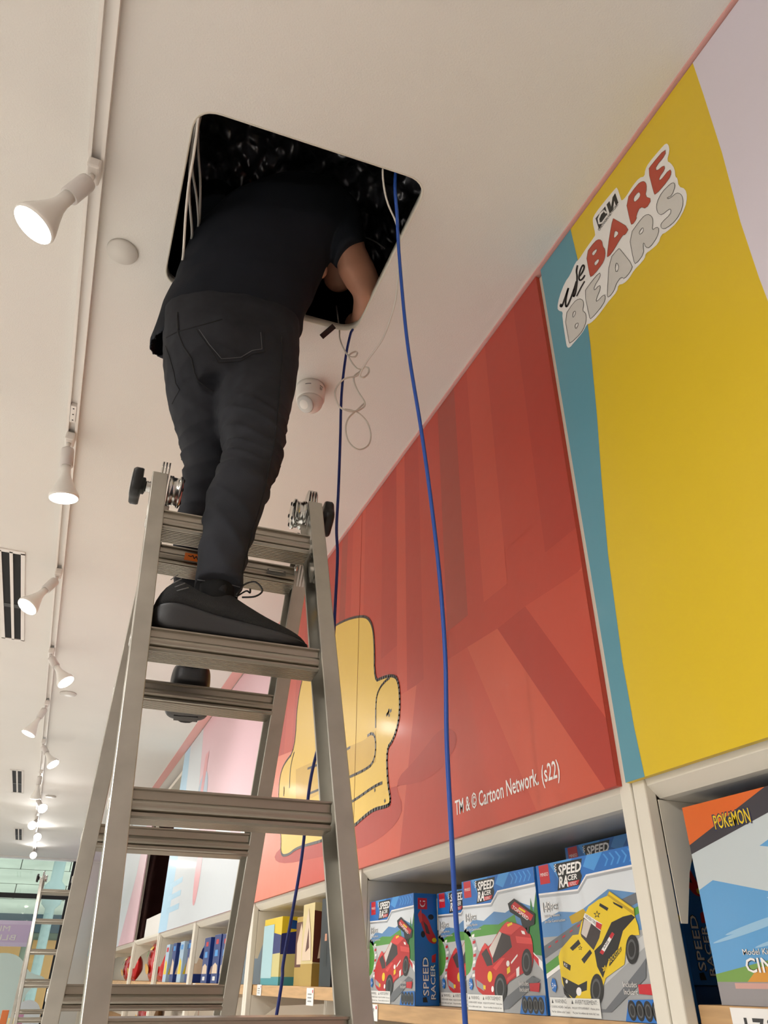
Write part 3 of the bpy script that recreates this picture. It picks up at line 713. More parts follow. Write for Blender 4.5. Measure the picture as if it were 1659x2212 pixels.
# velcro strap over the far edge
e = at_z(722, 704, HC-.004); mb = MB()
U = (at_z(694, 728, HC-.03)-e); S = U.cross(Vector((0, 0, 1))).normalized()*.010; N_ = U.cross(S).normalized()
mb.box(0, 1, -1, 1, -.002, .002, BLKP, Matrix(((U.x, S.x, N_.x, e.x), (U.y, S.y, N_.y, e.y), (U.z, S.z, N_.z, e.z), (0, 0, 0, 1))))
tag(mb.build('cable_strap', BLKP, bevel=.001), 'short black cable strap poking out over the far edge of the hatch', 'strap')

# ================================================================== WALL GRAPHICS
def vinyl(name, col, **k):
    m = mat(name, col, rough=k.get('rough', .42), bump=.35, bscale=3.2, coat=.06, var=k.get('var', 0.), vscale=k.get('vs', 3), stretch=k.get('stretch'))
    return m
RED = vinyl('red_vinyl', (186, 62, 45)); YLW = vinyl('yellow_vinyl', (224, 192, 36)); TEAL = vinyl('teal_vinyl', (92, 152, 170)); LAV = vinyl('lavender_vinyl', (224, 216, 228))
R_LT = vinyl('red_vinyl_light', (196, 72, 52)); R_DK = vinyl('red_vinyl_dark', (176, 54, 40)); R_BR = vinyl('red_vinyl_brown', (164, 64, 50)); R_OR = vinyl('red_vinyl_orange', (202, 84, 60)); R_PK = vinyl('red_vinyl_pink', (226, 128, 104))
CHY = vinyl('chair_yellow', (228, 190, 84)); CHS = vinyl('chair_shade', (208, 168, 70)); LINE = p('outline', (56, 50, 46))
ZB, ZT = CZ+.318, HC-.012
def fw(lay): return lambda x, y: at_x(x, y, DX-.0004*lay)                  # photo pixel met with the graphic's plane
def clip_poly(L, axis, lim, keep_less):
    out = []
    for i in range(len(L)):
        a, b = L[i], L[(i+1) % len(L)]
        ia = (a[axis] <= lim) == keep_less or a[axis] == lim; ib = (b[axis] <= lim) == keep_less or b[axis] == lim
        if ia: out.append(a)
        if ia != ib:
            t = (lim-a[axis])/(b[axis]-a[axis]); out.append((a[0]+(b[0]-a[0])*t, a[1]+(b[1]-a[1])*t))
    return out
def flat(mb, L, y0, y1, lay, m):                                            # polygon in (y,z) clipped to a panel
    L = clip_poly(L, 0, y1, True); L = clip_poly(L, 0, y0, False) if len(L) > 2 else L
    L = clip_poly(L, 1, ZT, True) if len(L) > 2 else L; L = clip_poly(L, 1, ZB, False) if len(L) > 2 else L
    if len(L) > 2: mb.poly([L], lambda a, b: Vector((DX-.0004*lay, a, b)), m)
def yz(L): return [(lambda q: (q.y, q.z))(at_x(x, y, DX)) for x, y in L]
def panel(y0, y1, m, lab, z0=ZB, z1=ZT):
    mb = MB(); mb.box(DX, DX+.012, y0, y1, z0, z1, m)
    o = mb.build('mural_panel', m); return tag(o, lab, 'mural')
PA = (1.178, 2.612); PB = (2.616, 4.05)
pan = {PA: panel(*PA, RED, 'red mural panel with white copyright lettering, beside the teal and yellow panel'),
       PB: panel(*PB, RED, 'red mural panel with most of the yellow armchair, behind the ladder')}
stripes = []
random.seed(11)
yy = 1.178; cyc = [R_DK, RED, R_LT, RED, R_BR, RED, R_DK, R_LT]; k = 0
while yy < 4.05:
    w = random.uniform(.07, .20); m = cyc[k % 8]
    zl = CZ+random.choice((.75, .8, .95, 1.0, .9))
    stripes.append(([(yy, zl), (yy+w, zl), (yy+w, ZT), (yy, ZT)], m)); yy += w; k += 1
wedge = [([(1345, 1200), (1250, 1235), (1135, 1310), (1345, 1600)], R_LT), ([(1135, 1310), (1075, 1358), (1345, 1760), (1345, 1600)], R_DK), ([(1075, 1358), (1010, 1398), (1180, 1800), (1345, 1760)], R_OR),
         ([(1010, 1398), (960, 1430), (985, 1830), (1180, 1800)], R_LT), ([(960, 1430), (900, 1480), (860, 1880), (985, 1830)], RED), ([(1345, 1090), (1250, 1235), (1345, 1200)], R_OR),
         ([(900, 1480), (770, 1560), (770, 1900), (860, 1880)], R_OR), ([(770, 1560), (690, 1600), (640, 1930), (770, 1900)], R_LT), ([(690, 1600), (560, 1650), (545, 1960), (640, 1930)], R_PK)]
rug = [(1000, 1600), (960, 1560), (900, 1640), (850, 1690), (880, 1760), (800, 1830), (700, 1850), (600, 1870), (590, 1840), (700, 1770), (830, 1700), (930, 1690)]
def c3(L): return [(540+a/2.4036, 980+b/2.4036) for a, b in L]               # enlarged crop -> photo pixel
chair = c3([(150, 1780), (156, 1680), (178, 1610), (236, 1540), (246, 1290), (300, 1060), (380, 940), (480, 868), (590, 838), (632, 870), (648, 960), (648, 1185), (690, 1163), (742, 1150), (772, 1172), (782, 1290), (774, 1400), (744, 1492), (712, 1530), (716, 1700), (736, 1812), (712, 1832), (650, 1845), (600, 1880), (530, 1945), (480, 1956), (380, 2010), (310, 2028), (240, 2050), (200, 2085), (160, 2086), (165, 1990), (150, 1880)])
shade = c3([(590, 1490), (655, 1440), (655, 1600), (585, 1650), (300, 1800), (240, 1800), (240, 1640), (420, 1560)])
arts = c3([(655, 1500), (655, 1290), (668, 1230), (700, 1185), (742, 1152)]), c3([(590, 1480), (655, 1438), (655, 1600), (585, 1652), (420, 1720), (250, 1790)]), c3([(236, 1540), (225, 1570), (210, 1640), (205, 1790)]), c3([(476, 1840), (560, 1790), (650, 1725), (712, 1700)]), c3([(160, 1985), (300, 1920), (476, 1840)]), c3([(240, 1660), (420, 1590), (590, 1482)]), c3([(725, 1320), (722, 1345), (705, 1365)]), c3([(722, 1345), (745, 1325)]), c3([(722, 1345), (728, 1372)]), c3([(178, 1720), (180, 1750), (175, 1790)]), c3([(650, 1735), (652, 1760)]), c3([(700, 1790), (706, 1815)])
for (y0, y1), o in pan.items():
    mb = MB()
    for L, m in stripes: flat(mb, L, y0, y1, 1, m)
    for L, m in wedge: flat(mb, yz(L), y0, y1, 2, m)
    flat(mb, chaikin(yz(rug)), y0, y1, 3, R_DK)
    mb.build('printed_background', None, o)
    mb = MB(); cc = chaikin(yz(chair)); flat(mb, cc, y0, y1, 4, CHY); flat(mb, yz(shade), y0, y1, 5, CHS)
    for q in stroke(cc, .011, True): flat(mb, q, y0, y1, 6, LINE)
    for L in arts:
        for q in stroke(chaikin(yz(L), 2, False), .010): flat(mb, q, y0, y1, 6, LINE)
    if mb.v: mb.build('printed_armchair', None, o)
q0, q1 = at_x(985, 1762, DX), at_x(1213, 1690, DX)
zt0 = at_x(985, 1732, DX).z-q0.z
mb = MB(); mb.text('TM & © Cartoon Network. (s22)', lambda a, b: Vector((DX-.0016, a, b)), q0.y, q1.y, q0.z-.012, q0.z+zt0+.005, WHT, off=.012); mb.build('lettering', None, pan[PA])

# yellow panel with teal edge and the logo sticker
py = panel(-.6, 1.152, YLW, 'yellow mural panel with teal edge and cartoon logo, nearest the camera')
mb = MB(); L = yz([(1175, 560), (1232, 492), (1255, 590), (1275, 740), (1290, 900), (1300, 1040), (1314, 1200), (1345, 1430), (1370, 1570), (1392, 1672)])
mb.poly([[(1.152, ZT)]+[(L[1][0], ZT)]+L[2:-1]+[(L[-1][0], ZB), (1.152, ZB)]], lambda a, b: Vector((DX-.0004, a, b)), TEAL); mb.build('teal_edge', None, py)
mb = MB(); L = [(.517, ZT)]+yz([(1520, 205), (1560, 330), (1600, 480), (1640, 600), (1659, 650)])+[(.56, CZ+.9), (.55, CZ+.7), (.52, CZ+.5), (.48, ZB), (-.6, ZB), (-.6, ZT)]
mb.poly([L], lambda a, b: Vector((DX-.0004, a, b)), LAV); mb.build('lavender_area', None, py)
def c8(L): return [(1150+a/4.1475, 280+b/4.1475) for a, b in L]
GREY = p('logo_grey', (212, 209, 204)); LRED = p('logo_red', (186, 72, 50))
stk = [(222, 1600), (240, 1625), (272, 1630), (268, 1680), (300, 1900), (310, 1950), (335, 1955), (380, 1900), (450, 1820), (490, 1740), (515, 1740), (580, 1680), (660, 1570), (690, 1530), (760, 1450), (770, 1390), (820, 1380), (870, 1330), (910, 1260), (960, 1210), (1010, 1150), (1015, 1110), (1060, 1080), (1130, 1020), (1155, 940), (1200, 920), (1300, 830), (1370, 700), (1388, 600), (1370, 530), (1310, 510), (1300, 430), (1282, 428), (1275, 350), (1240, 300), (1205, 280), (1230, 190), (1220, 135), (1195, 122), (1150, 170), (1040, 300), (1010, 360), (1005, 420), (960, 430), (900, 500), (840, 600), (800, 640), (790, 610), (760, 515), (740, 530), (600, 700), (545, 780), (540, 830), (565, 940), (555, 960), (470, 1080), (420, 1160), (385, 1190), (340, 1300), (290, 1370), (240, 1500)]
mb = MB(); mb.poly([c8(chaikin(stk, 1))], fw(2), WHT)
bare = [[[(478, 1110), (560, 1000), (600, 980), (625, 1000), (630, 1045), (650, 1070), (655, 1120), (640, 1180), (600, 1240), (525, 1328), (510, 1290)], [(530, 1105), (575, 1065), (580, 1085), (545, 1135)], [(550, 1195), (590, 1155), (600, 1175), (565, 1225)]],
        [[(690, 950), (720, 795), (735, 800), (868, 880), (830, 945), (815, 940), (780, 990), (710, 1110), (672, 1145), (668, 1130)], [(738, 900), (778, 925), (740, 970), (728, 965)]],
        [[(835, 635), (940, 490), (985, 460), (1015, 470), (1025, 520), (1010, 600), (1070, 620), (1020, 710), (965, 690), (930, 770), (935, 800), (890, 860), (875, 820)], [(905, 610), (950, 555), (968, 575), (960, 610), (912, 655)]],
        [[(1035, 360), (1070, 310), (1188, 170), (1195, 225), (1105, 330), (1110, 375), (1180, 315), (1188, 355), (1135, 430), (1140, 465), (1230, 350), (1248, 385), (1220, 450), (1100, 590), (1085, 560)]]]
bears = [[[(288, 1670), (370, 1545), (420, 1512), (455, 1530), (460, 1570), (448, 1625), (475, 1640), (485, 1690), (470, 1760), (430, 1830), (335, 1920), (325, 1890)], [(360, 1640), (385, 1622), (388, 1650), (362, 1690)], [(378, 1750), (408, 1728), (412, 1750), (388, 1790)]],
         [[(465, 1455), (500, 1400), (600, 1275), (612, 1310), (550, 1410), (555, 1445), (600, 1390), (612, 1420), (570, 1520), (575, 1545), (640, 1475), (655, 1500), (640, 1560), (525, 1700), (510, 1680)]],
         [[(690, 1160), (770, 1065), (785, 1070), (900, 1215), (880, 1270), (825, 1338), (795, 1318), (750, 1380), (735, 1440), (680, 1508), (668, 1480)], [(740, 1230), (755, 1185), (778, 1235), (750, 1285)]],
         [[(865, 950), (980, 790), (1030, 755), (1070, 775), (1082, 820), (1070, 905), (1115, 870), (1135, 890), (1120, 960), (1050, 1060), (1015, 1055), (1000, 1010), (990, 1030), (1000, 1110), (925, 1210), (905, 1170)], [(955, 920), (985, 875), (998, 890), (985, 925), (960, 940)]],
         [[(1205, 610), (1250, 590), (1278, 510), (1270, 475), (1240, 480), (1160, 560), (1115, 650), (1110, 710), (1130, 755), (1160, 765), (1225, 710), (1243, 715), (1235, 760), (1160, 830), (1148, 860), (1160, 888), (1200, 885), (1290, 810), (1345, 700), (1350, 620), (1330, 575), (1290, 565), (1240, 610), (1215, 620)]]]
for grp, m in ((bare, LRED), (bears, GREY)):
    for G in grp:
        LL = [c8(chaikin(l, 1)) for l in G]
        mb.poly(LL, fw(3), m)
        for l in LL: strokes(mb, l, .9 if m is GREY else .5, fw(4), BLK, True)
for L, w in (([(262, 1555), (248, 1580), (262, 1590), (285, 1530), (330, 1395), (300, 1500), (296, 1575), (308, 1592), (345, 1510), (380, 1410), (398, 1345), (372, 1440), (362, 1490), (376, 1495), (395, 1420), (402, 1320), (392, 1260), (410, 1195)], 15), ([(412, 1330), (450, 1275), (467, 1230), (455, 1208), (432, 1245), (416, 1310), (420, 1352), (445, 1345), (482, 1285)], 14), ([(390, 1505), (410, 1465), (440, 1405), (482, 1335)], 12)):
    strokes(mb, c8(chaikin(L, 2, False)), w/4.1475, fw(4), BLK)
mb.poly([c8([(565, 795), (652, 688), (672, 762), (597, 892)])], fw(3), BLK)
strokes(mb, c8([(660, 745), (640, 725), (610, 755), (592, 800), (598, 840), (625, 835), (668, 775)]), 15/4.1475, fw(4), WHT)
mb.poly([c8([(664, 672), (690, 640), (706, 690), (718, 606), (742, 568), (770, 655), (748, 682), (733, 636), (722, 716), (692, 752)])], fw(3), BLK)
a, b = c8([(600, 908)])[0], c8([(772, 672)])[0]; nx, ny = 4, 3
mb.text('CARTOON NETWORK', lambda u, v: fw(4)(a[0]+(b[0]-a[0])*u-nx*v, a[1]+(b[1]-a[1])*u-ny*v), 0, 1, 0, 1, BLK, off=.01)
mb.build('logo_sticker', None, py)

# pale panels further along
PKP = vinyl('pale_pink_vinyl', (222, 186, 196), rough=.5); PBL = vinyl('pale_blue_vinyl', (172, 208, 232), rough=.5); PWH = vinyl('pale_white_vinyl', (204, 211, 217), rough=.5); PGY = vinyl('pale_grey_vinyl', (172, 190, 210), rough=.5)
pc = panel(4.075, 7.2, PKP, 'pale pink and light blue mural panel behind the ladder rungs')
mb = MB(); F1 = lambda l: (lambda a, b: Vector((DX-.0004*l, a, b)))
mb.poly([[(7.2, ZT), (6.3, ZT), (6.1, CZ+1.2), (5.9, CZ+1.0), (5.75, CZ+.75), (5.0, CZ+.85), (4.6, CZ+.7), (4.075, CZ+.72), (4.075, ZB), (7.2, ZB)]], F1(1), PWH)
mb.poly([[(7.2, ZT), (6.9, ZT), (6.7, CZ+1.0), (6.75, ZB), (7.2, ZB)]], F1(2), PBL)
mb.poly([ell(5.95, CZ+1.16, .22, .20)], F1(3), PGY); mb.poly([[(5.9, CZ+1.2), (6.02, CZ+1.2), (6.0, CZ+1.5), (5.86, CZ+1.5)]], F1(4), p('pale_rose', (226, 160, 168)))
mb.poly([chaikin([(5.75, CZ+.42), (5.6, CZ+.42), (5.55, CZ+.7), (5.65, CZ+.78), (5.8, CZ+.7)])], F1(3), p('pale_rose', (226, 160, 168)))
for k in range(3): mb.poly([[(6.9, CZ+.44+.09*k), (6.3, CZ+.44+.09*k), (6.3, CZ+.48+.09*k), (6.9, CZ+.48+.09*k)]], F1(3), p('pale_blue_mark', (176, 212, 236)))
mb.build('printed_shapes', None, pc)
pd_ = panel(8.97, 12.0, PKP, 'far pale pink mural panel past the dark recess'); mb = MB()
mb.poly([[(10.2, ZT), (9.4, ZT), (9.7, CZ+1.0), (10.4, ZB), (12, ZB), (12, ZT)]], F1(1), PWH); mb.build('printed_shapes', None, pd_)
pe = panel(12.02, 15.5, PBL, 'farthest mural panel, lilac above light blue'); mb = MB()
mb.poly([[(15.5, CZ+1.05), (12.02, CZ+1.05), (12.02, ZT), (15.5, ZT)]], F1(1), p('lilac', (206, 160, 222))); mb.poly([[(13.2, ZB), (12.02, ZB), (12.02, ZT), (12.9, ZT)]], F1(2), PWH); mb.build('printed_shapes', None, pe)

# ================================================================== SHELVING
def bracket(y, ztop, th, dep, parent):
    x0 = 1.018
    P = [(x0, ztop), (x0+dep, ztop), (x0+dep, ztop-.035), (x0+.13, ztop-.042), (x0+.058, ztop-.085), (x0+.040, ztop-.12), (x0+.014, ztop-.20), (x0, ztop-.20)]
    mb = MB(); n = len(P)
    mb.add([(a, y, b) for a, b in P]+[(a, y+th, b) for a, b in P], [tuple(range(n)), tuple(range(2*n-1, n-1, -1))]+[(i, (i+1) % n, (i+1) % n+n, i+n) for i in range(n)], METW)
    o = mb.build('bracket', METW, parent)
    yh = y-.0004 if th > 0 else y+.0004
    MB().lathe([(.006, 0), (.006, .0004)], basis((0, -1 if th > 0 else 1, 0), (x0+.012, yh, ztop-.165)), 12, BLKP).build('bolt_hole', None, o)
def unit(y0, y1, zs, label, ps=(True, True), top=ZT, bk=None):
    """bay: two posts, header shelf, boards at heights zs, back panel, brackets"""
    t = thing('shelf_unit', (1.2, (y0+y1)/2, 0), label, 'shelf unit', 'white shelf units along the right wall')
    pw = .034
    for on_, a in ((ps[0], y0), (ps[1], y1-pw)):
        if on_: MB().box(.9925, 1.018, a, a+pw, 0, top, METW).build('post', METW, t, bevel=.003)
    a0, a1 = y0+pw, y1-pw
    MB().rings([[Vector((x, y, CZ+z)) for x, z in ((.996, .325), (1.0, .308), (1.024, .287), (1.04, .285), (1.40, .285), (1.40, .325))] for y in (a0, a1)], METW, False).build('header_shelf', METW, t)
    MB().box(1.40, 1.415, y0, y1, .02, CZ+.33, bk or METW).build('back_panel', bk or METW, t)
    for z in zs:
        MB().box(1.020, 1.40, a0+.002, a1-.002, z-.040, z, WOOD).build('shelf_board', WOOD, t, bevel=.002)
        for s_ in (1, -1): bracket((a0 if s_ > 0 else a1)+.0008*s_, z-.0405, .0016*s_, .36, t)
    for s_ in (1, -1): bracket((a0 if s_ > 0 else a1)+.0008*s_, CZ+.2845, .0016*s_, .36, t)
    return t
ZA, Z1, Z2, Z3 = CZ-.030, CZ-.060, CZ-.022, CZ-.022
unit(-.30, 1.152, [ZA, ZA-.42, ZA-.85], 'white shelf unit under the yellow panel at the right edge')
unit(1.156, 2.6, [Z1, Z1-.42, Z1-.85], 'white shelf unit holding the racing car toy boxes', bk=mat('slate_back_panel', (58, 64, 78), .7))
unit(2.604, 4.06, [Z2, Z2-.40, Z2-.8], 'white shelf unit with gold boxes, seen through the ladder')
unit(4.064, 5.62, [Z3, Z3-.40, Z3-.8], 'white shelf unit with dark blue boxes, seen through the ladder')
unit(5.624, 7.2, [Z3, Z3-.40, Z3-.8], 'white shelf unit with slim blue and white boxes behind the ladder')
unit(7.25, 8.95, [Z3, Z3-.40, Z3-.8], 'white shelf unit with red snack bags before the dark recess', (True, True), CZ+.33)
unit(9.0, 12.0, [Z3, Z3-.40], 'white shelf unit under the far pale pink panel')
unit(12.04, 15.5, [Z3, Z3-.40], 'farthest white shelf unit under the lilac and blue panel')
# recess above the snack shelf
mb = MB(); mb.box(1.36, 1.40, 7.21, 8.96, CZ+.34, CZ+1.45, VOID); tag(mb.build('recess_panel', VOID), 'black panel in the recess between two pale murals', 'panel')
t = thing('header_cabinet', (1.1, 8.1, CZ+1.48), 'white framed header box above the dark recess', 'frame')
MB().box(1.02, 1.40, 7.25, 8.93, CZ+1.66, CZ+1.70, METW).build('top_board', METW, t); MB().box(1.02, 1.05, 8.89, 8.93, CZ+1.2, CZ+1.66, METW).build('side_board', METW, t); MB().box(1.20, 1.40, 7.26, 8.88, CZ+1.46, CZ+1.66, mat('frame_inner', (96, 100, 92), .7)).build('inner_board', None, t)
mb = MB(); mb.box(1.04, 1.3, 7.5, 8.6, CZ+.326, CZ+.50, mat('carton_white', (226, 224, 220), .6)); tag(mb.build('storage_box', None, bevel=.004), 'white storage box on top of the snack shelf unit', 'box')

# ================================================================== PRODUCTS
BLU = p('box_blue', (28, 108, 190)); BLD = p('box_blue_dark', (18, 72, 140)); MRED = p('mark_red', (196, 30, 44)); SIL = p('silver', (176, 180, 186), metal=.6); SKY = p('sky', (216, 222, 228)); HILL = p('hill_blue', (92, 140, 190)); GRN = p('grass', (84, 150, 62)); GRD = p('tree_green', (50, 120, 56)); ROAD = p('road', (162, 164, 166)); RODL = p('road_light', (196, 198, 198)); ROAD2 = p('road_dark', (104, 108, 114)); CRED = p('car_red', (186, 28, 34)); CREDL = p('car_red_light', (216, 66, 64)); CRD = p('car_red_dark', (120, 18, 24)); GLS = p('car_glass', (58, 48, 50)); TYR = p('tyre', (26, 26, 28)); HUB = p('hub', (86, 88, 90)); CYEL = p('car_yellow', (232, 200, 30)); CYD = p('car_yellow_dark', (190, 156, 24)); LBL = p('label_paper', (226, 226, 222)); TXT = p('text_grey', (60, 60, 62)); BLL = p('box_blue_light', (70, 150, 220))
B3 = (1.883, 1.537, CZ-.060, CZ+.219)                                       # left y, right y, bottom, top of the traced box
def c5u(L, pl=1.0):                                                         # crop around the red car -> box units
    out = []
    for a, b in L:
        q = at_x(760+a*.30139, 1780+b*.30139, pl); out.append(((B3[0]-q.y)/(B3[0]-B3[1]), (q.z-B3[2])/(B3[3]-B3[2])))
    return out
def c6u(L):
    out = []
    for a, b in L:
        q = at_x(1140+a*.31284, 1600+b*.31284, 1.0); out.append(((1.527-q.y)/.346, (q.z-B3[2])/(B3[3]-B3[2])))
    return out
def clipu(L):
    for ax, lim, less in ((0, 1., True), (0, 0., False), (1, 1., True), (1, 0., False)):
        if len(L) > 2: L = clip_poly(L, ax, lim, less)
    return L
def front_art(yellow):
    """ops in box units (u right, v up)"""
    ops = []
    P = lambda L, m, l: ops.append(('p', clipu(L), m, l))
    T = lambda s_, u0, u1, v0, v1, m, l, sh=0, off=.0: ops.append(('t', s_, u0, u1, v0, v1, m, l, sh, off))
    P([(0, 0), (1, 0), (1, 1), (0, 1)], ROAD, 1)
    P([(0, .52), (1, .60), (1, 1), (0, 1)], SKY, 2)
    if not yellow:
        P([(0, .60), (.15, .68), (.3, .66), (.45, .72), (.6, .70), (.8, .76), (1, .7), (1, .55), (0, .55)], HILL, 3)
        P([(.1, .58), (.3, .63), (.5, .62), (.72, .68), (.75, .56), (.1, .54)], GRN, 4)
        P([(.82, .40), (.86, .66), (.9, .62), (.93, .78), (.95, .68), (1, .82), (1, .38)], GRD, 5)
        P(ell(-.02, .42, .14, .17), GRN, 4); P(ell(-.02, .42, .175, .205), RODL, 3)
        for k in range(7):
            v = .24+.05*k; P([(.09+.01*k-.02*(k > 4)*(k-4), v), (.13+.01*k-.02*(k > 4)*(k-4), v+.005), (.135+.01*k-.02*(k > 4)*(k-4), v+.028), (.095+.01*k-.02*(k > 4)*(k-4), v+.023)], MRED if k % 2 else WHT, 5)
        P([(.15, .57), (.6, .60), (.3, .40), (.2, .44)], RODL, 3); P([(.86, .44), (1, .34), (1, .28), (.86, .40)], WHT, 6); P([(.9, .40), (.96, .36), (.96, .31), (.9, .37)], MRED, 7)
    else:
        P([(0, .60), (.2, .66), (.4, .64), (.7, .76), (1, .70), (1, .5), (0, .5)], HILL, 3); P([(.3, .62), (.45, .66), (.5, .60), (.32, .57)], CYD, 4)
        P([(0, .44), (.5, .62), (.95, .72), (.95, .66), (.5, .54), (0, .36)], ROAD2, 4); P([(0, .32), (.5, .52), (.95, .64), (.95, .60), (.5, .46), (0, .25)], GRN, 5); P([(0, .26), (.5, .46), (.5, .44), (0, .23)], WHT, 6)
        P([(0, .05), (1, .5), (1, .44), (.2, 0), (0, 0)], RODL, 3)
        for k in range(6): P([(.05+.08*k, .425+.03*k), (.08+.08*k, .437+.03*k), (.08+.08*k, .447+.03*k), (.05+.08*k, .435+.03*k)], MRED, 6)
    # banner
    bt = [(0, 1), (0, .80), (.42, .79), (.52, .875), (1, .885), (1, 1)]
    P([(a, b-.028 if b < 1 else b) for a, b in bt], SIL, 8); P([(a, b-.012 if b < 1 else b) for a, b in bt], WHT, 9); P(bt, BLU, 10)
    P([(.15, 1), (.25, .86), (.33, .9), (.4, 1)], BLL, 11); P([(.5, .93), (.6, .89), (.7, 1), (.55, 1)], BLL, 11)
    for k in range(5): P([(.70+.055*k, .985), (.715+.055*k, .985), (.745+.055*k, .945), (.715+.055*k, .905), (.70+.055*k, .905), (.73+.055*k, .945)], BLL, 12)
    P([(.035, .86), (.145, .86), (.14, .995), (.03, .995)], MRED, 12); T('MINISO', .045, .132, .915, .94, WHT, 13)
    P([(.205, .985), (.50, .985), (.47, .90), (.48, .87), (.45, .815), (.215, .80), (.24, .88)], BLK, 12)
    for k in range(6): P([(.205+.011*(k % 2), .93+.009*k), (.216+.011*(k % 2), .93+.009*k), (.216+.011*(k % 2), .939+.009*k), (.205+.011*(k % 2), .939+.009*k)], WHT, 13)
    T('SPEED', .24, .485, .90, .972, WHT, 13, .25, .03); T('RA', .235, .335, .815, .892, WHT, 13, .25, .03); T('CER', .335, .43, .855, .892, WHT, 13, .25, .02)
    P([(.335, .812), (.43, .82), (.45, .848), (.335, .845)], MRED, 13); T('10702C' if yellow else '10701C', .35, .42, .818, .842, WHT, 14)
    # counts
    n_ = '148' if yellow else '161'
    P([(.025, .655), (.19, .66), (.185, .73), (.03, .735)], p('soft_dark', (90, 92, 98)), 12) if False else None
    T(n_, .035, .115, .665, .735, BLK, 12, 0, .04); T(n_, .035, .115, .665, .735, WHT, 13); T('PCS', .125, .20, .672, .715, BLK, 12, 0, .035); T('PCS', .125, .20, .672, .715, WHT, 13)
    T('Building Blocks', .04, .21, .625, .648, BLK, 12, 0, .025); T('Building Blocks', .04, .21, .625, .648, WHT, 13); T('Jeu De Construction', .04, .26, .588, .612, BLK, 12, 0, .025); T('Jeu De Construction', .04, .26, .588, .612, WHT, 13)
    if not yellow:
        D5 = lambda L, m, l: P(c5u(L), m, l)
        D5([(870, 1240), (1000, 1290), (1100, 1230), (1270, 1090), (1330, 1120), (1100, 1330), (950, 1340)], ROAD2, 13)
        D5(chaikin([(855, 1090), (862, 990), (905, 890), (930, 850), (960, 885), (1040, 745), (1090, 690), (1190, 720), (1225, 750), (1270, 810), (1280, 960), (1265, 1050), (1180, 1080), (1080, 1150), (1060, 1230), (1000, 1270), (930, 1240), (870, 1190)], 1), CRED, 14)
        D5([(905, 930), (940, 890), (975, 960), (985, 1010), (945, 1020)], GLS, 15); D5([(985, 960), (1035, 770), (1110, 800), (1125, 880), (1050, 950), (990, 1000)], GLS, 15); D5([(960, 890), (1035, 765), (1050, 780), (985, 960)], p('glass_light', (206, 196, 190)), 16)
        D5([(1035, 760), (1090, 695), (1195, 725), (1120, 790), (1045, 775)], CREDL, 16); D5([(1090, 715), (1125, 700), (1130, 715), (1095, 735)], CYEL, 17)
        D5([(1150, 800), (1265, 815), (1270, 860), (1160, 850)], CREDL, 15); D5([(985, 1030), (1050, 960), (1075, 960), (1010, 1050)], CREDL, 15)
        D5([(1180, 650), (1215, 650), (1235, 760), (1200, 730)], TYR, 15); D5([(1225, 690), (1255, 690), (1245, 790), (1225, 760)], TYR, 15)
        D5([(1095, 565), (1140, 528), (1292, 640), (1288, 715), (1230, 740), (1215, 690), (1110, 625)], TYR, 16); D5([(1118, 580), (1145, 550), (1280, 650), (1262, 690), (1120, 600)], CRED, 17); D5([(1178, 590), (1225, 620), (1218, 632), (1172, 602)], CYEL, 18)
        ops.append(('tl', 'TOPSPEED', c5u([(1126, 600), (1240, 690), (1133, 575)]), WHT, 18))
        for cx0, cy0, rx, ry in ((1232, 990, 38, 98), (1042, 1180, 46, 108)):
            D5(ell(cx0, cy0, rx, ry), TYR, 16); D5(ell(cx0-3, cy0, rx*.68, ry*.72), HUB, 17); D5(ell(cx0-3, cy0, rx*.5, ry*.55), TYR, 18)
        D5(ell(966, 1095, 17, 40), CYEL, 17); D5(ell(1010-25, 1185, 9, 22), WHT, 17); D5([(868, 1115), (915, 1150), (925, 1200), (872, 1165)], p('grille', (150, 150, 152)), 16); D5([(918, 1155), (935, 1160), (935, 1190), (920, 1185)], CYEL, 17)
        D5([(1090, 1105), (1150, 1060), (1152, 1085), (1092, 1132)], CREDL, 17); D5([(1155, 1040), (1178, 1020), (1178, 1085), (1158, 1100)], WHT, 16); D5([(1088, 1035), (1110, 1018), (1113, 1060), (1090, 1080)], CYEL, 17); D5(ell(1096, 1000, 12, 22), WHT, 17); D5([(1118, 990), (1165, 930), (1166, 945), (1120, 1005)], WHT, 17)
        D5([(1190, 760), (1215, 765), (1222, 790), (1200, 785)], WHT, 17); D5([(905, 890), (930, 850), (950, 880), (915, 910)], CREDL, 16)
    else:
        D6 = lambda L, m, l: P(c6u(L), m, l)
        D6([(215, 1690), (320, 1860), (520, 1860), (760, 1560), (800, 1500), (800, 1640), (560, 1880), (300, 1880)], ROAD2, 13)
        D6([(190, 1490), (205, 1440), (290, 1340), (330, 1335), (350, 1250), (400, 1140), (470, 1090), (540, 1060), (700, 1150), (720, 1200), (745, 1270), (755, 1340), (700, 1340), (660, 1420), (650, 1540), (520, 1640), (500, 1700), (400, 1800), (380, 1845), (330, 1845), (290, 1800), (215, 1680)], CYEL, 14)
        D6([(490, 1400), (560, 1250), (640, 1210), (700, 1195), (725, 1215), (640, 1310), (605, 1440), (545, 1500), (500, 1640), (460, 1560), (440, 1450)], TYR, 15); D6([(345, 1330), (365, 1215), (490, 1285), (475, 1360), (435, 1445), (350, 1350)], GLS, 15); D6([(350, 1330), (370, 1225), (420, 1255), (385, 1360)], p('glass_light', (206, 196, 190)), 16)
        D6([(375, 1185), (495, 1262), (485, 1310), (365, 1215)], WHT, 16); ops.append(('tl', 'NEXEN TIRE', c6u([(378, 1212), (450, 1268), (382, 1192)]), BLK, 17)); D6([(455, 1245), (495, 1265), (486, 1305), (450, 1280)], MRED, 17)
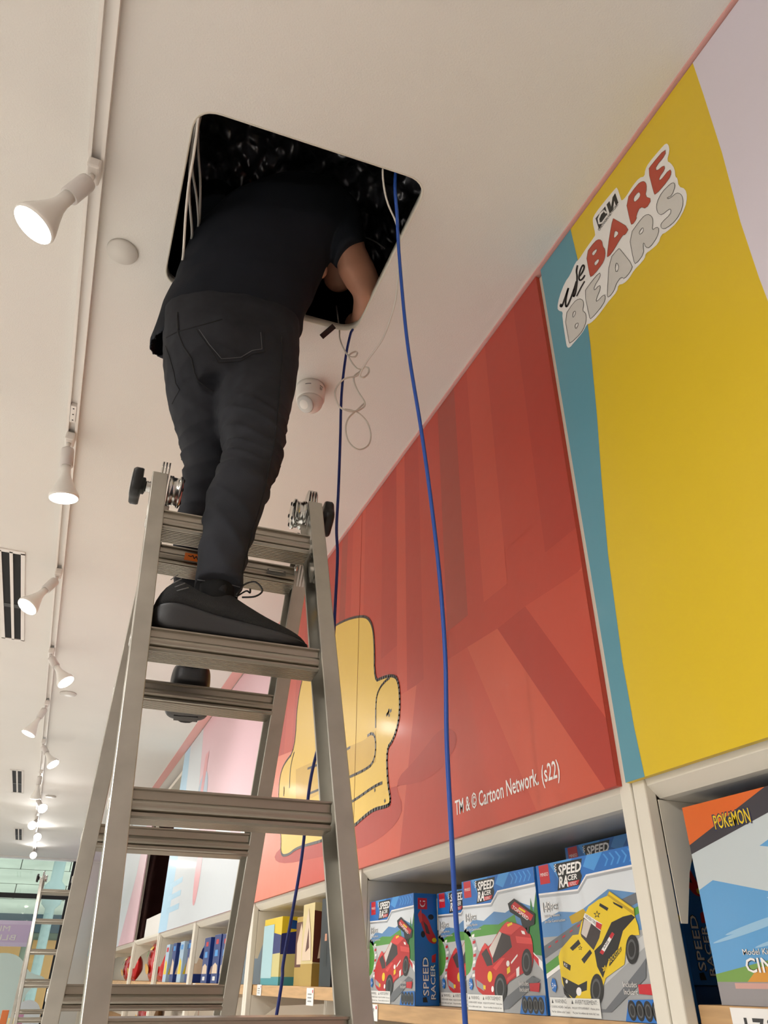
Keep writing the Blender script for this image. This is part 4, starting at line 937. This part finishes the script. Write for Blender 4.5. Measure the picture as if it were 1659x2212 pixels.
        D6([(478, 1462), (565, 1318), (582, 1332), (500, 1478)], WHT, 17); D6([(545, 1350), (565, 1318), (582, 1332), (560, 1368)], MRED, 18); D6([(478, 1462), (492, 1440), (512, 1456), (500, 1478)], MRED, 18); ops.append(('tl', 'AASE', c6u([(512, 1440), (545, 1385), (500, 1428)]), BLK, 18))
        D6([(530, 1062), (545, 1030), (718, 1152), (722, 1202), (690, 1180)], CYD, 16); D6([(545, 1035), (715, 1155), (712, 1170), (540, 1052)], CYEL, 17)
        D6([(500, 1660), (520, 1640), (650, 1545), (655, 1500), (530, 1580)], CYEL, 17); D6([(540, 1500), (628, 1420), (630, 1450), (545, 1560)], TYR, 17); ops.append(('tl', 'ROCKSTAR', c6u([(545, 1545), (630, 1455), (540, 1508)]), CYEL, 18))
        for cx0, cy0, rx, ry in ((705, 1440, 45, 104), (458, 1722, 46, 112)):
            D6(ell(cx0, cy0, rx, ry), TYR, 17); D6(ell(cx0-4, cy0, rx*.68, ry*.7), HUB, 18); D6(ell(cx0-4, cy0, rx*.5, ry*.52), TYR, 19)
        D6([(215, 1630), (330, 1690), (390, 1660), (388, 1725), (330, 1745), (300, 1790), (235, 1730)], TYR, 16); D6([(222, 1700), (260, 1760), (300, 1800), (295, 1830), (230, 1750)], TYR, 16); D6(ell(333, 1735, 18, 30), WHT, 17); D6(ell(248, 1665, 8, 14), WHT, 17)
        D6([(222, 1520), (276, 1552), (272, 1590), (226, 1556)], TYR, 16); ops.append(('tl', 'RS', c6u([(230, 1552), (252, 1567), (232, 1532)]), WHT, 17)); D6([(270, 1430), (330, 1370), (345, 1400), (290, 1450)], TYR, 16); D6([(350, 1510), (410, 1440), (425, 1465), (370, 1540)], TYR, 16)
        for cx0, cy0, rr in ((460, 1195, 26), (343, 1430, 17), (515, 1575, 24)):
            st = [(cx0+rr*(1 if k % 2 == 0 else .42)*math.sin(k*math.pi/5), cy0-rr*1.1*(1 if k % 2 == 0 else .42)*math.cos(k*math.pi/5)) for k in range(10)]
            D6(st, TYR if cx0 != 515 else CYEL, 18); D6([(cx0+(a-cx0)*.6, cy0+(b-cy0)*.6) for a, b in st], CYEL if cx0 != 515 else CYD, 19)
        D6([(480, 1115), (540, 1150), (530, 1170), (475, 1135)], TYR, 16); D6([(570, 1105), (640, 1140), (635, 1155), (575, 1120)], TYR, 16)
    # age mark, includes, tyres, warnings
    P([(.045, .20), (.065, .235), (.095, .225), (.105, .18), (.085, .145), (.055, .155)], BLU, 20); T('3+', .055, .095, .17, .205, WHT, 21)
    P([(.70, 0), (.745, .115), (1, .125), (1, 0)], BLU, 20)
    for k in range(4): P(ell(.765+.062*k, .06, .034, .055), TYR, 21); P(ell(.765+.062*k, .06, .022, .038), HUB, 22); P(ell(.765+.062*k, .06, .016, .028), TYR, 23)
    T('Includes', .72, .83, .185, .215, BLK, 20, 0, .03); T('Includes', .72, .83, .185, .215, WHT, 21); T('Incluant', .72, .83, .145, .175, BLK, 20, 0, .03); T('Incluant', .72, .83, .145, .175, WHT, 21)
    P([(.84, .15), (.94, .145), (.96, .205), (.84, .20)], MRED, 21)
    P([(.02, .005), (.50, .005), (.50, .115), (.02, .115)], LBL, 20)
    P([(.035, .08), (.055, .08), (.045, .105)], TXT, 21); P([(.235, .08), (.255, .08), (.245, .105)], TXT, 21); T('WARNING:', .07, .19, .08, .105, TXT, 21); T('AVERTISSEMENT:', .27, .48, .08, .105, TXT, 21)
    T('CHOKING HAZARD - Small parts', .03, .22, .047, .066, TXT, 21); T('Not for children under 3 years', .03, .21, .018, .036, TXT, 21); T('RISQUE D’ÉTOUFFEMENT - Petites pièces', .24, .49, .047, .066, TXT, 21); T('Pas pour les enfants de moins de 3 ans', .24, .48, .018, .036, TXT, 21)
    return ops
def draw(mb, ops, O, U, V):
    N = U.cross(V).normalized()      # towards the viewer
    for o in ops:
        lay = o[-1] if o[0] != 't' else o[7]
        f = lambda a, b: O+U*a+V*b+N*(.00012*(lay+1))
        if o[0] == 'p':
            if len(o[1]) > 2: mb.poly([o[1]], f, o[2])
        elif o[0] == 't': mb.text(o[1], f, *o[2:7], *o[8:10])
        else:
            a, b, c = o[2]; g = lambda u, v: f(a[0]+(b[0]-a[0])*u+(c[0]-a[0])*v, a[1]+(b[1]-a[1])*u+(c[1]-a[1])*v); mb.text(o[1], g, 0, 1, 0, 1, o[3], 0, .01)
ART = {False: front_art(False), True: front_art(True)}
BW, BH, BD = .346, .279, .075
def side_art(yel=False):
    ops = []
    P = lambda L, m, l: ops.append(('p', L, m, l))
    P([(.16, .85), (.56, .85), (.56, .955), (.16, .955)], MRED, 2)
    P(ell(.27, .925, .025, .008), WHT, 3); P([(.38, .92), (.48, .92), (.48, .93), (.38, .93)], WHT, 3)
    arc = [(.36+.11*math.cos(a), .908+.032*math.sin(a)) for a in [math.pi+math.pi*k/8 for k in range(9)]]
    for q in stroke(arc, .014): P(q, WHT, 3)
    c1, c2 = (CYEL, CYD) if yel else (CRED, CREDL)
    P(chaikin([(.2, .80), (.38, .82), (.62, .75), (.75, .66), (.95, .58), (.9, .53), (.6, .55), (.45, .62), (.3, .70)]), c1, 2); P([(.38, .74), (.55, .70), (.66, .62), (.5, .63)], GLS, 3); P([(.15, .80), (.3, .85), (.34, .74), (.24, .72)], c2, 3); P(ell(.72, .80-.02, .12, .025), TYR, 2); P(ell(.36, .62, .09, .03), TYR, 2); P(ell(.84, .57, .1, .02), CYEL, 3)
    ops.append(('tl', 'SPEED', [(.58, .08), (.58, .42), (.30, .08)], BLK, 3)); ops.append(('tl', 'SPEED', [(.56, .085), (.56, .415), (.32, .085)], WHT, 4))
    ops.append(('tl', 'RACER', [(.86, .05), (.86, .36), (.62, .05)], BLK, 3)); ops.append(('tl', 'RACER', [(.84, .055), (.84, .355), (.64, .055)], WHT, 4))
    P([(.70, .37), (.86, .37), (.9, .45), (.72, .43)], MRED, 3); P([(.3, .03), (.5, .03), (.45, .075), (.3, .07)], BLK, 3)
    return ops
def toy_box(x, yl, z, yel, label, grp, yaw=0., lean=0., art=True):
    """carton with its printed front facing the aisle, left edge at yl"""
    t = thing('toy_box', (x, yl, z), label, 'box', grp)
    MB().box(x, x+BD, yl-BW, yl, z, z+BH, BLU).build('carton', None, t, bevel=.0012)
    if art:
        mb = MB(); draw(mb, ART[yel], Vector((x-.0002, yl, z)), Vector((0, -BW, 0)), Vector((0, 0, BH))); mb.build('front_print', None, t)
    mb = MB(); draw(mb, side_art(yel), Vector((x, yl-BW-.0002, z)), Vector((BD, 0, 0)), Vector((0, 0, BH))); mb.build('side_print', None, t)
    t.rotation_euler = (0, lean, yaw)
    return t
zb = Z1+.0005
G = 'racing car toy boxes on the middle shelf'
toy_box(1.026, 2.560, zb, False, 'leftmost red racing car toy box, blue side showing', G)
toy_box(1.10, 2.205, zb, False, 'red racing car toy box set back behind the blue cable', G)
toy_box(1.022, 1.902, zb, False, 'red racing car toy box fully in view beside the yellow car box', G)
toy_box(1.022, 1.545, zb, True, 'yellow racing car toy box beside the white post', G)
tb = toy_box(1.16, 1.62, zb, False, 'blue toy box in shadow behind the yellow car box', G)
for o in [tb]+list(tb.children): pass
tb.location.z += .055
mb = MB(); mb.box(1.15, 1.26, 1.27, 1.63, zb, zb+.0535, BLD); tag(mb.build('carton', None, bevel=.001), 'low dark blue carton hidden under the rear toy box', 'box')
# dark boxes standing behind
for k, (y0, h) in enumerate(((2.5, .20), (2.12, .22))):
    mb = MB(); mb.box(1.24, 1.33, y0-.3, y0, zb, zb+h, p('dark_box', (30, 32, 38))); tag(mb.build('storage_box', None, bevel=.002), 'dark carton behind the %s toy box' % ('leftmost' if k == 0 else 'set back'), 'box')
# right unit: glossy model kit box and toy boxes behind it
za = ZA+.0005
t = thing('model_kit_box', (1.05, .95, za), 'glossy model kit box with orange corner and blue sky at the right edge', 'box')
kw, kh = .30, .292; ky = 1.068
MB().box(1.026, 1.10, ky-kw, ky, za, za+kh, p('kit_side', (30, 60, 110))).build('carton', None, t, bevel=.001)
ops = []; P = lambda L, m, l: ops.append(('p', L, m, l))
P([(0, 0), (1, 0), (1, 1), (0, 1)], p('kit_sky', (92, 160, 214), coat=.6), 1); P([(0, .55), (1, .9), (1, 1), (0, 1)], p('kit_pale', (196, 206, 210), coat=.6), 2); P([(0, .62), (.5, .5), (.6, .7), (0, .82)], p('kit_pale', (196, 206, 210)), 3)
P([(0, 1), (1, 1), (1, .96), (0, .74)], p('kit_dark', (60, 58, 66)), 4); P([(0, 1), (.62, 1), (0, .79)], p('kit_orange', (222, 104, 36)), 5)
for k_, (a, b, c, d) in enumerate(((.02, .33, .5, .010), (.12, .37, .55, .012), (.3, .31, .6, .012), (.45, .52, .5, .012))): P(ell(a+c/2, b, c/2, d, rot=.18), p('kit_cloud', (150, 192, 222)), 3.1+.2*k_)
P([(0, .10), (1, .10), (1, .16), (.5, .22), (0, .14)], p('kit_green', (120, 160, 80)), 4); P([(.2, .10), (1, .10), (1, .20), (.3, .17)], p('kit_flame2', (214, 150, 60)), 5)
P([(0, 0), (1, 0), (1, .105), (0, .105)], p('kit_grey', (150, 146, 148)), 6); P([(.12, .075), (1, .075), (1, .10), (.12, .10)], p('kit_rose', (206, 160, 150)), 7); P([(.5, 0), (.7, 0), (.72, .03), (.52, .03)], p('kit_orange', (222, 104, 36)), 7)
ops.append(('t', 'POKéMON', .215, .485, .835, .925, p('kit_navy', (44, 44, 84)), 8, 0, .06)); ops.append(('t', 'POKéMON', .222, .478, .842, .918, CYEL, 9, 0, .01))
ops.append(('t', 'Model Kit', .22, .40, .225, .252, BLK, 8, 0, .03)); ops.append(('t', 'Model Kit', .22, .40, .225, .252, WHT, 9))
ops.append(('t', 'CINDERACE', .22, .80, .145, .212, BLK, 8, 0, .03)); ops.append(('t', 'CINDERACE', .22, .80, .145, .212, WHT, 9, 0, .012))
mb = MB(); draw(mb, ops, Vector((1.0258, ky, za)), Vector((0, -kw, 0)), Vector((0, 0, kh))); mb.build('front_print', None, t)
t2 = toy_box(1.17, 1.10, za, True, 'blue side of a yellow car toy box in shadow by the white post', G, art=False)
# price tags
def price(y, z, w, h, big, small, lab, x=1.0185, mark=True):
    t = thing('price_tag', (x, y, z), lab, 'price tag', 'price tags on the shelf edges')
    MB().box(x-.0015, x, y-w, y, z-h, z, WHT).build('card', WHT, t)
    mb = MB(); f = lambda a, b: Vector((x-.0019, y-a*w, z-h+b*h))
    if big: mb.text(big, f, .2, .2+.16*len(big), .22, .78, TXT, 0, .01); mb.text(small, f, .24+.16*len(big), .5+.16*len(big), .52, .78, TXT)
    else:
        for k in range(3): mb.poly([[(.2, .2+.2*k), (.75, .2+.2*k), (.75, .28+.2*k), (.2, .28+.2*k)]], f, p('tag_grey', (150, 150, 150)))
    if mark: mb.poly([[(.82, .72), (.94, .72), (.94, .9), (.82, .9)]], f, MRED)
    mb.build('printing', None, t)
price(2.545, Z1-.002, .075, .042, '9', '99', 'white price tag under the leftmost racing car box')
price(1.045, ZA-.002, .12, .055, '17', '99', 'white price tag under the model kit box at the right edge')
price(3.93, Z2+.002, .075, .042, '', '', 'small white price tag under the yellow and navy box')
price(3.18, Z2-.004, .085, .055, '', '', 'small white price tag under the gold boxes')
price(5.55, Z3-.002, .08, .045, '', '', 'small white price tag under the dark blue boxes')
# unit with gold boxes
def carton(x0, x1, y0, y1, z, h, m, lab, bands=(), cat='box', name='product_box', grp=None, extra=None):
    t = thing(name, ((x0+x1)/2, (y0+y1)/2, z), lab, cat, grp)
    MB().box(x0, x1, y0, y1, z, z+h, m).build('carton', m, t, bevel=.0015)
    mb = MB()
    for face in (0, 1):
        f = (lambda a, b: Vector((x0-.0006, y1-(y1-y0)*a, z+h*b))) if face == 0 else (lambda a, b: Vector((x0+(x1-x0)*a, y0-.0006, z+h*b)))
        nd = Vector((-.00025, 0, 0)) if face == 0 else Vector((0, -.00025, 0))
        for ki, (L, bm_) in enumerate(bands): mb.poly([L], (lambda a, b, f=f, ki=ki, nd=nd: f(a, b)+nd*ki), bm_)
        if extra and face in extra:
            for ki, (L, bm_) in enumerate(extra[face]): mb.poly([L], (lambda a, b, f=f, ki=ki, nd=nd: f(a, b)+nd*(ki+4)), bm_)
    if mb.v: mb.build('printing', None, t)
    return t
z2 = Z2+.0005
GOLD = p('gold_foil', (206, 170, 88), metal=.55); GOLDL = p('gold_pale', (226, 206, 150), metal=.3); NV = p('navy', (34, 44, 110)); SAND = p('sand', (206, 196, 132)); TQ = p('turquoise', (70, 150, 160)); BRN = p('art_brown', (92, 46, 34)); CRM = p('cream', (220, 196, 170))
carton(1.03, 1.17, 3.63, 3.93, z2, .262, p('box_yellow', (226, 196, 40)), 'tall box striped yellow, navy, sand and turquoise', [([(0, 0), (1, 0), (1, .12), (0, .12)], TQ), ([(0, .12), (1, .12), (1, .46), (0, .44)], SAND), ([(0, .44), (1, .46), (1, .72), (.5, .78), (0, .74)], NV)], extra={1: [([(.25, .82), (.75, .80), (.78, .92), (.3, .95)], BLD)], 0: [([(0, .1), (.6, .1), (.6, .9), (0, .9)], p('pale_aqua', (170, 206, 214)))]})
gx = [([(0, .0), (1, 0), (1, .26), (0, .26)], GOLD), ([(0, .26), (1, .26), (1, .92), (0, .92)], BRN), ([(.2, .3), (.8, .3), (.9, .55), (.5, .9), (.15, .6)], CRM)]
carton(1.06, 1.16, 3.36, 3.50, z2, .25, GOLD, 'gold and brown box behind the bright gold box', gx)
carton(1.03, 1.13, 3.17, 3.32, z2, .285, GOLDL, 'tall bright gold box on the shelf behind the ladder', [([(0, 0), (1, 0), (1, .26), (0, .26)], GOLD)], extra={1: [([(0, .28), (1, .26), (1, .86), (0, .90)], BRN), ([(.2, .32), (.8, .35), (.75, .6), (.35, .7)], CRM), ([(.55, .5), (1, .6), (1, .84), (.6, .86)], p('dark_box', (30, 32, 38)))], 0: [([(.1, .3), (.9, .3), (.8, .6), (.5, .95), (.2, .6)], CRM), ([(.4, .4), (.7, .45), (.6, .7)], BRN)]})
carton(1.03, 1.13, 2.95, 3.08, z2, .29, p('dark_box', (30, 32, 38)), 'tall black box with a small printed figure by the ladder rail', [([(.35, .22), (.65, .22), (.6, .5), (.4, .5)], p('fig_black', (16, 16, 16))), ([(.4, .5), (.6, .5), (.58, .58), (.42, .58)], p('fig_skin', (200, 140, 110)))])
for k, (a, h, m) in enumerate(((3.85, .10, p('dark_box', (30, 32, 38))), (3.5, .12, p('dark_box', (30, 32, 38))), (3.2, .15, GOLDL), (3.0, .13, p('dark_box', (30, 32, 38))))):
    carton(1.04, 1.18, a-.2, a, Z2-.40+.0005, h+.12, m, ['dark low carton left on the lower shelf under the gold boxes', 'dark carton in the middle of the lower shelf under the gold boxes', 'pale shiny carton on the lower shelf under the gold boxes', 'dark carton at the right of the lower shelf by the ladder'][k])
# unit with dark blue boxes
z3 = Z3+.0005
DB = p('deep_blue', (26, 50, 120)); PB2 = p('pale_blue_box', (170, 196, 220))
bl = [([(.3, .8), (.7, .8), (.7, .9), (.3, .9)], MRED), ([(.25, .55), (.75, .55), (.7, .68), (.3, .68)], BLL), ([(.1, .2), (.9, .2), (.85, .36), (.5, .42), (.15, .36)], CRM), ([(.3, .06), (.7, .06), (.7, .14), (.3, .14)], LBL)]
for k, (a, h) in enumerate(((5.38, .24), (5.08, .245), (4.86, .24))):
    carton(1.03, 1.16, a-.18, a, z3, h, DB, ['dark blue box nearest the left post', 'middle dark blue box of three on the shelf', 'dark blue box at the right of the three'][k], bl, grp='dark blue boxes')
carton(1.03, 1.15, 4.40, 4.62, z3, .30, p('box_yellow', (226, 196, 40)), 'yellow and white tall box half hidden by the ladder rail', [([(0, 0), (1, 0), (1, .7), (0, .6)], PB2), ([(.1, .8), (.5, .8), (.5, .95), (.1, .95)], MRED)])
for k in range(4):
    a = 6.95-.33*k
    carton(1.03, 1.15, a-.16, a, z3, .25, (PB2, DB, PB2, DB)[k], ['pale blue box beside the red bags', 'dark blue box second from the red bags', 'second pale blue box on the shelf', 'dark blue box by the shelf post'][k], [([(.1, .2), (.9, .2), (.8, .5), (.3, .6)], CYEL if k % 2 == 0 else CRM), ([(.2, .8), (.8, .8), (.8, .92), (.2, .92)], MRED if k == 0 else BLL)], grp='slim blue boxes')
# snack bags
def bag(x, y, z, w, h, lab, rot=0., col=(190, 26, 24)):
    t = thing('snack_bag', (x, y, z), lab, 'snack bag', 'red snack bags')
    mb = MB(); R = []; n = 20
    for i in range(13):
        v = i/12; e = math.sin(math.pi*min(1, max(0, v)))**.6
        R.append([Vector((x+.075*e*math.cos(a)*(.9+.15*noise.noise(Vector((a, v*5, y*3))))+.02*v*math.sin(4*v), y+w/2*(.72+.28*e)*math.sin(a), z+h*v)) for a in (2*math.pi*k/n for k in range(n))])
    mb.rings(R, mat('red_foil_%d' % col[1], col, .22, .25, bump=.3, bscale=18), True, True); mb.build('pouch', None, t)
    def f(a, b):
        v = b; e = math.sin(math.pi*v)**.6
        return Vector((x-.078*e*math.sqrt(max(0, 1-(a*1.1)**2))-.004, y-a*w/2, z+h*v))
    mb = MB(); mb.poly([ell(.05, .32, .42, .14)], f, p('snack_gold', (214, 160, 60))); mb.poly([ell(-.1, .70, .3, .09)], f, p('snack_green', (70, 110, 40))); mb.poly([ell(.15, .86, .3, .05)], f, p('snack_yellow', (226, 190, 60))); mb.poly([ell(-.2, .5, .16, .05)], f, p('snack_cream', (236, 214, 180)))
    mb.build('printing', None, t)
bag(1.12, 8.15, z3, .46, .30, 'large red snack bag beside the dark recess post'); bag(1.12, 7.62, z3, .40, .27, 'red snack bag nearest the pale blue box')
bag(1.12, 9.6, z3, .40, .26, 'red snack bag left of the post beyond the recess'); bag(1.12, 10.2, z3, .40, .24, 'small red snack bag farthest along the shelf')
bag(1.12, 8.3, Z3-.3995, .44, .32, 'red snack bag on the lower shelf under the large bag', col=(150, 24, 22)); bag(1.12, 7.7, Z3-.3995, .40, .30, 'dark snack bag on the lower shelf by the post', col=(90, 60, 24))

# ================================================================== SHOP FRONT AND OUTSIDE
DKF = mat('dark_frame', (24, 26, 30), .5)
mb = MB(); mb.box(.52, 1.5, YF, YF+.1, 0, HC, WHITEW); struct(mb.build('wall_front', WHITEW))
mb = MB(); mb.box(.44, .52, YF-.02, YF+.1, 0, HC, DKF); struct(mb.build('trim_4', DKF))
mb = MB(); mb.box(XL, 1.42, YF-.15, YF+.1, HC-.02, HC+.3, WHITEW); struct(mb.build('trim_3', WHITEW))
w1 = thing('window_1', (-2, YF, 0), 'shop window', 'window'); del w1['label'], w1['category']; struct(w1)
gl = mat('shop_glass', (242, 250, 246), .02, trans=1., spec=.5)
for k in range(3):
    a = .42-1.9*k; MB().box(a-1.86, a, YF+.03, YF+.04, .05, HC-.03, gl).build('pane', gl, w1)
    MB().box(a-1.9, a-1.86, YF, YF+.08, 0, HC-.02, DKF if k else mat('mullion_glass', (120, 190, 180), .2)).build('mullion', None, w1)
MB().box(XL, .46, YF, YF+.08, CZ+1.165, CZ+1.24, DKF).build('transom', DKF, w1)
MB().box(XL, .46, YF, YF+.08, 0, .06, DKF).build('sill', DKF, w1)
# sign on the glass, read from outside
s_ = thing('window_sign', (-1.2, YF-.1, CZ+.44), 'lilac sign with mirrored white lettering across the shop window', 'sign')
SG = p('sign_lilac', (216, 196, 230)); SGL = p('sign_lilac_light', (226, 212, 240))
MB().box(-2.6, -.02, YF-.05, YF-.02, CZ+.44, CZ+.82, SG).build('board', None, s_)
MB().box(-2.6, -.02, YF-.054, YF-.05, CZ+.76, CZ+.82, SGL).build('upper_band', None, s_); MB().box(-2.6, -.02, YF-.054, YF-.05, CZ+.44, CZ+.50, SGL).build('lower_band', None, s_)
mb = MB(); f = lambda a, b: Vector((a, YF-.056, b))
mb.text('MIN', f, -.34, -.62, CZ+.66, CZ+.74, WHT); mb.text('BLIN', f, -.22, -.62, CZ+.53, CZ+.61, WHT); mb.build('lettering', None, s_)
# pale rounded display board in the window
PAL = mat('display_mint', (206, 226, 222), .6); mb = MB()
L = chaikin([(-.9, .0), (-.9, CZ-.2), (-.75, CZ+.2), (-.45, CZ+.34), (-.15, CZ+.33), (.02, CZ+.2), (.12, CZ+.06), (.36, CZ+.02), (.38, CZ-.06), (.2, CZ-.12), (.1, CZ-.3), (.1, 0)])
n = len(L); mb.poly([L], lambda a, b: Vector((a, YF-.5, b)), PAL); mb.poly([L], lambda a, b: Vector((a, YF-.44, b)), PAL)
mb.rings([[Vector((a, YF-.5, b)) for a, b in L], [Vector((a, YF-.44, b)) for a, b in L]], PAL, False, False); tag(mb.build('display_board', PAL), 'pale mint rounded display board standing inside the shop window', 'display board')
mb = MB(); L = chaikin([(.05, 0), (.0, CZ-.5), (.08, CZ-.32), (.22, CZ-.28), (.36, CZ-.34), (.42, CZ-.5), (.42, 0)]); mb.poly([L], lambda a, b: Vector((a, YF-.9, b)), PWH); mb.poly([L], lambda a, b: Vector((a, YF-.84, b)), PWH); mb.rings([[Vector((a, YF-.9, b)) for a, b in L], [Vector((a, YF-.84, b)) for a, b in L]], PWH, False, False)
tag(mb.build('display_board', PWH), 'small white rounded display board behind the far ladder', 'display board')
# low display of small packs at the left bottom
for k in range(5):
    mb = MB(); x0 = -.30+.09*k; zt_ = CZ-.42+.04*((k*7) % 3)
    mb.box(x0, x0+.08, 11.9, 12.0, .9, zt_, p('pack_%d' % k, ((70, 70, 170), (220, 190, 60), (200, 110, 60), (214, 200, 150), (170, 120, 150))[k])); tag(mb.build('snack_pack', None, bevel=.004), ['violet', 'yellow', 'orange', 'cream', 'mauve'][k]+' snack pack on the low table beside the far ladder', 'snack pack', 'packs on the low table')
t = thing('display_table', (-.1, 11.95, 0), 'low white display table beside the far ladder', 'table'); MB().box(-.45, .25, 11.75, 12.15, .86, .9, METW).build('table_top', METW, t)
for a in (-.43, .20):
    for b in (11.77, 12.10): MB().box(a, a+.03, b, b+.03, 0, .86, METW).build('leg', METW, t)
# street outside
GRNW = mat('outside_stone', (172, 178, 158), .8, var=.18, vscale=2.5, stretch=(.4, 1, 2)); 
bl = thing('building', (0, 23, 0), 'green grey stone building across from the shop window', 'building')
for r in range(9):
    for c in range(12):
        x0 = -7.2+1.2*c+(.6 if r % 2 else 0)
        MB().box(x0+.01, x0+1.19, 22.9, 23.2, 2.95+.34*r, 2.95+.34*r+.33, GRNW).build('stone_block', GRNW, bl)
MB().box(-8, 8, 23.05, 23.3, 0, 6.2, mat('outside_mortar', (120, 132, 112), .9)).build('wall', None, bl)
MB().box(-8, 8, 22.7, 22.9, 2.55, 2.95, mat('outside_dark', (44, 62, 66), .6)).build('canopy_band', None, bl)
for k in range(7):
    MB().box(-3.2+1.1*k, -2.35+1.1*k, 22.98, 23.04, .4, 2.4, mat('outside_window', (170, 130, 74), .3)).build('window_pane', None, bl)
pl = thing('street_column', (.35, 21.5, 0), 'pale green column outside the shop window', 'column')
GC = mat('outside_column', (140, 158, 150), .6)
MB().lathe([(.16, 0), (.16, .3), (.11, .35), (.11, 3.0), (.22, 3.1), (.24, 3.5), (.14, 3.6), (.14, 4.1), (.30, 4.2), (.30, 4.35)], Matrix.Translation((.30, 21.5, 0)), 20, GC).build('shaft', None, pl)
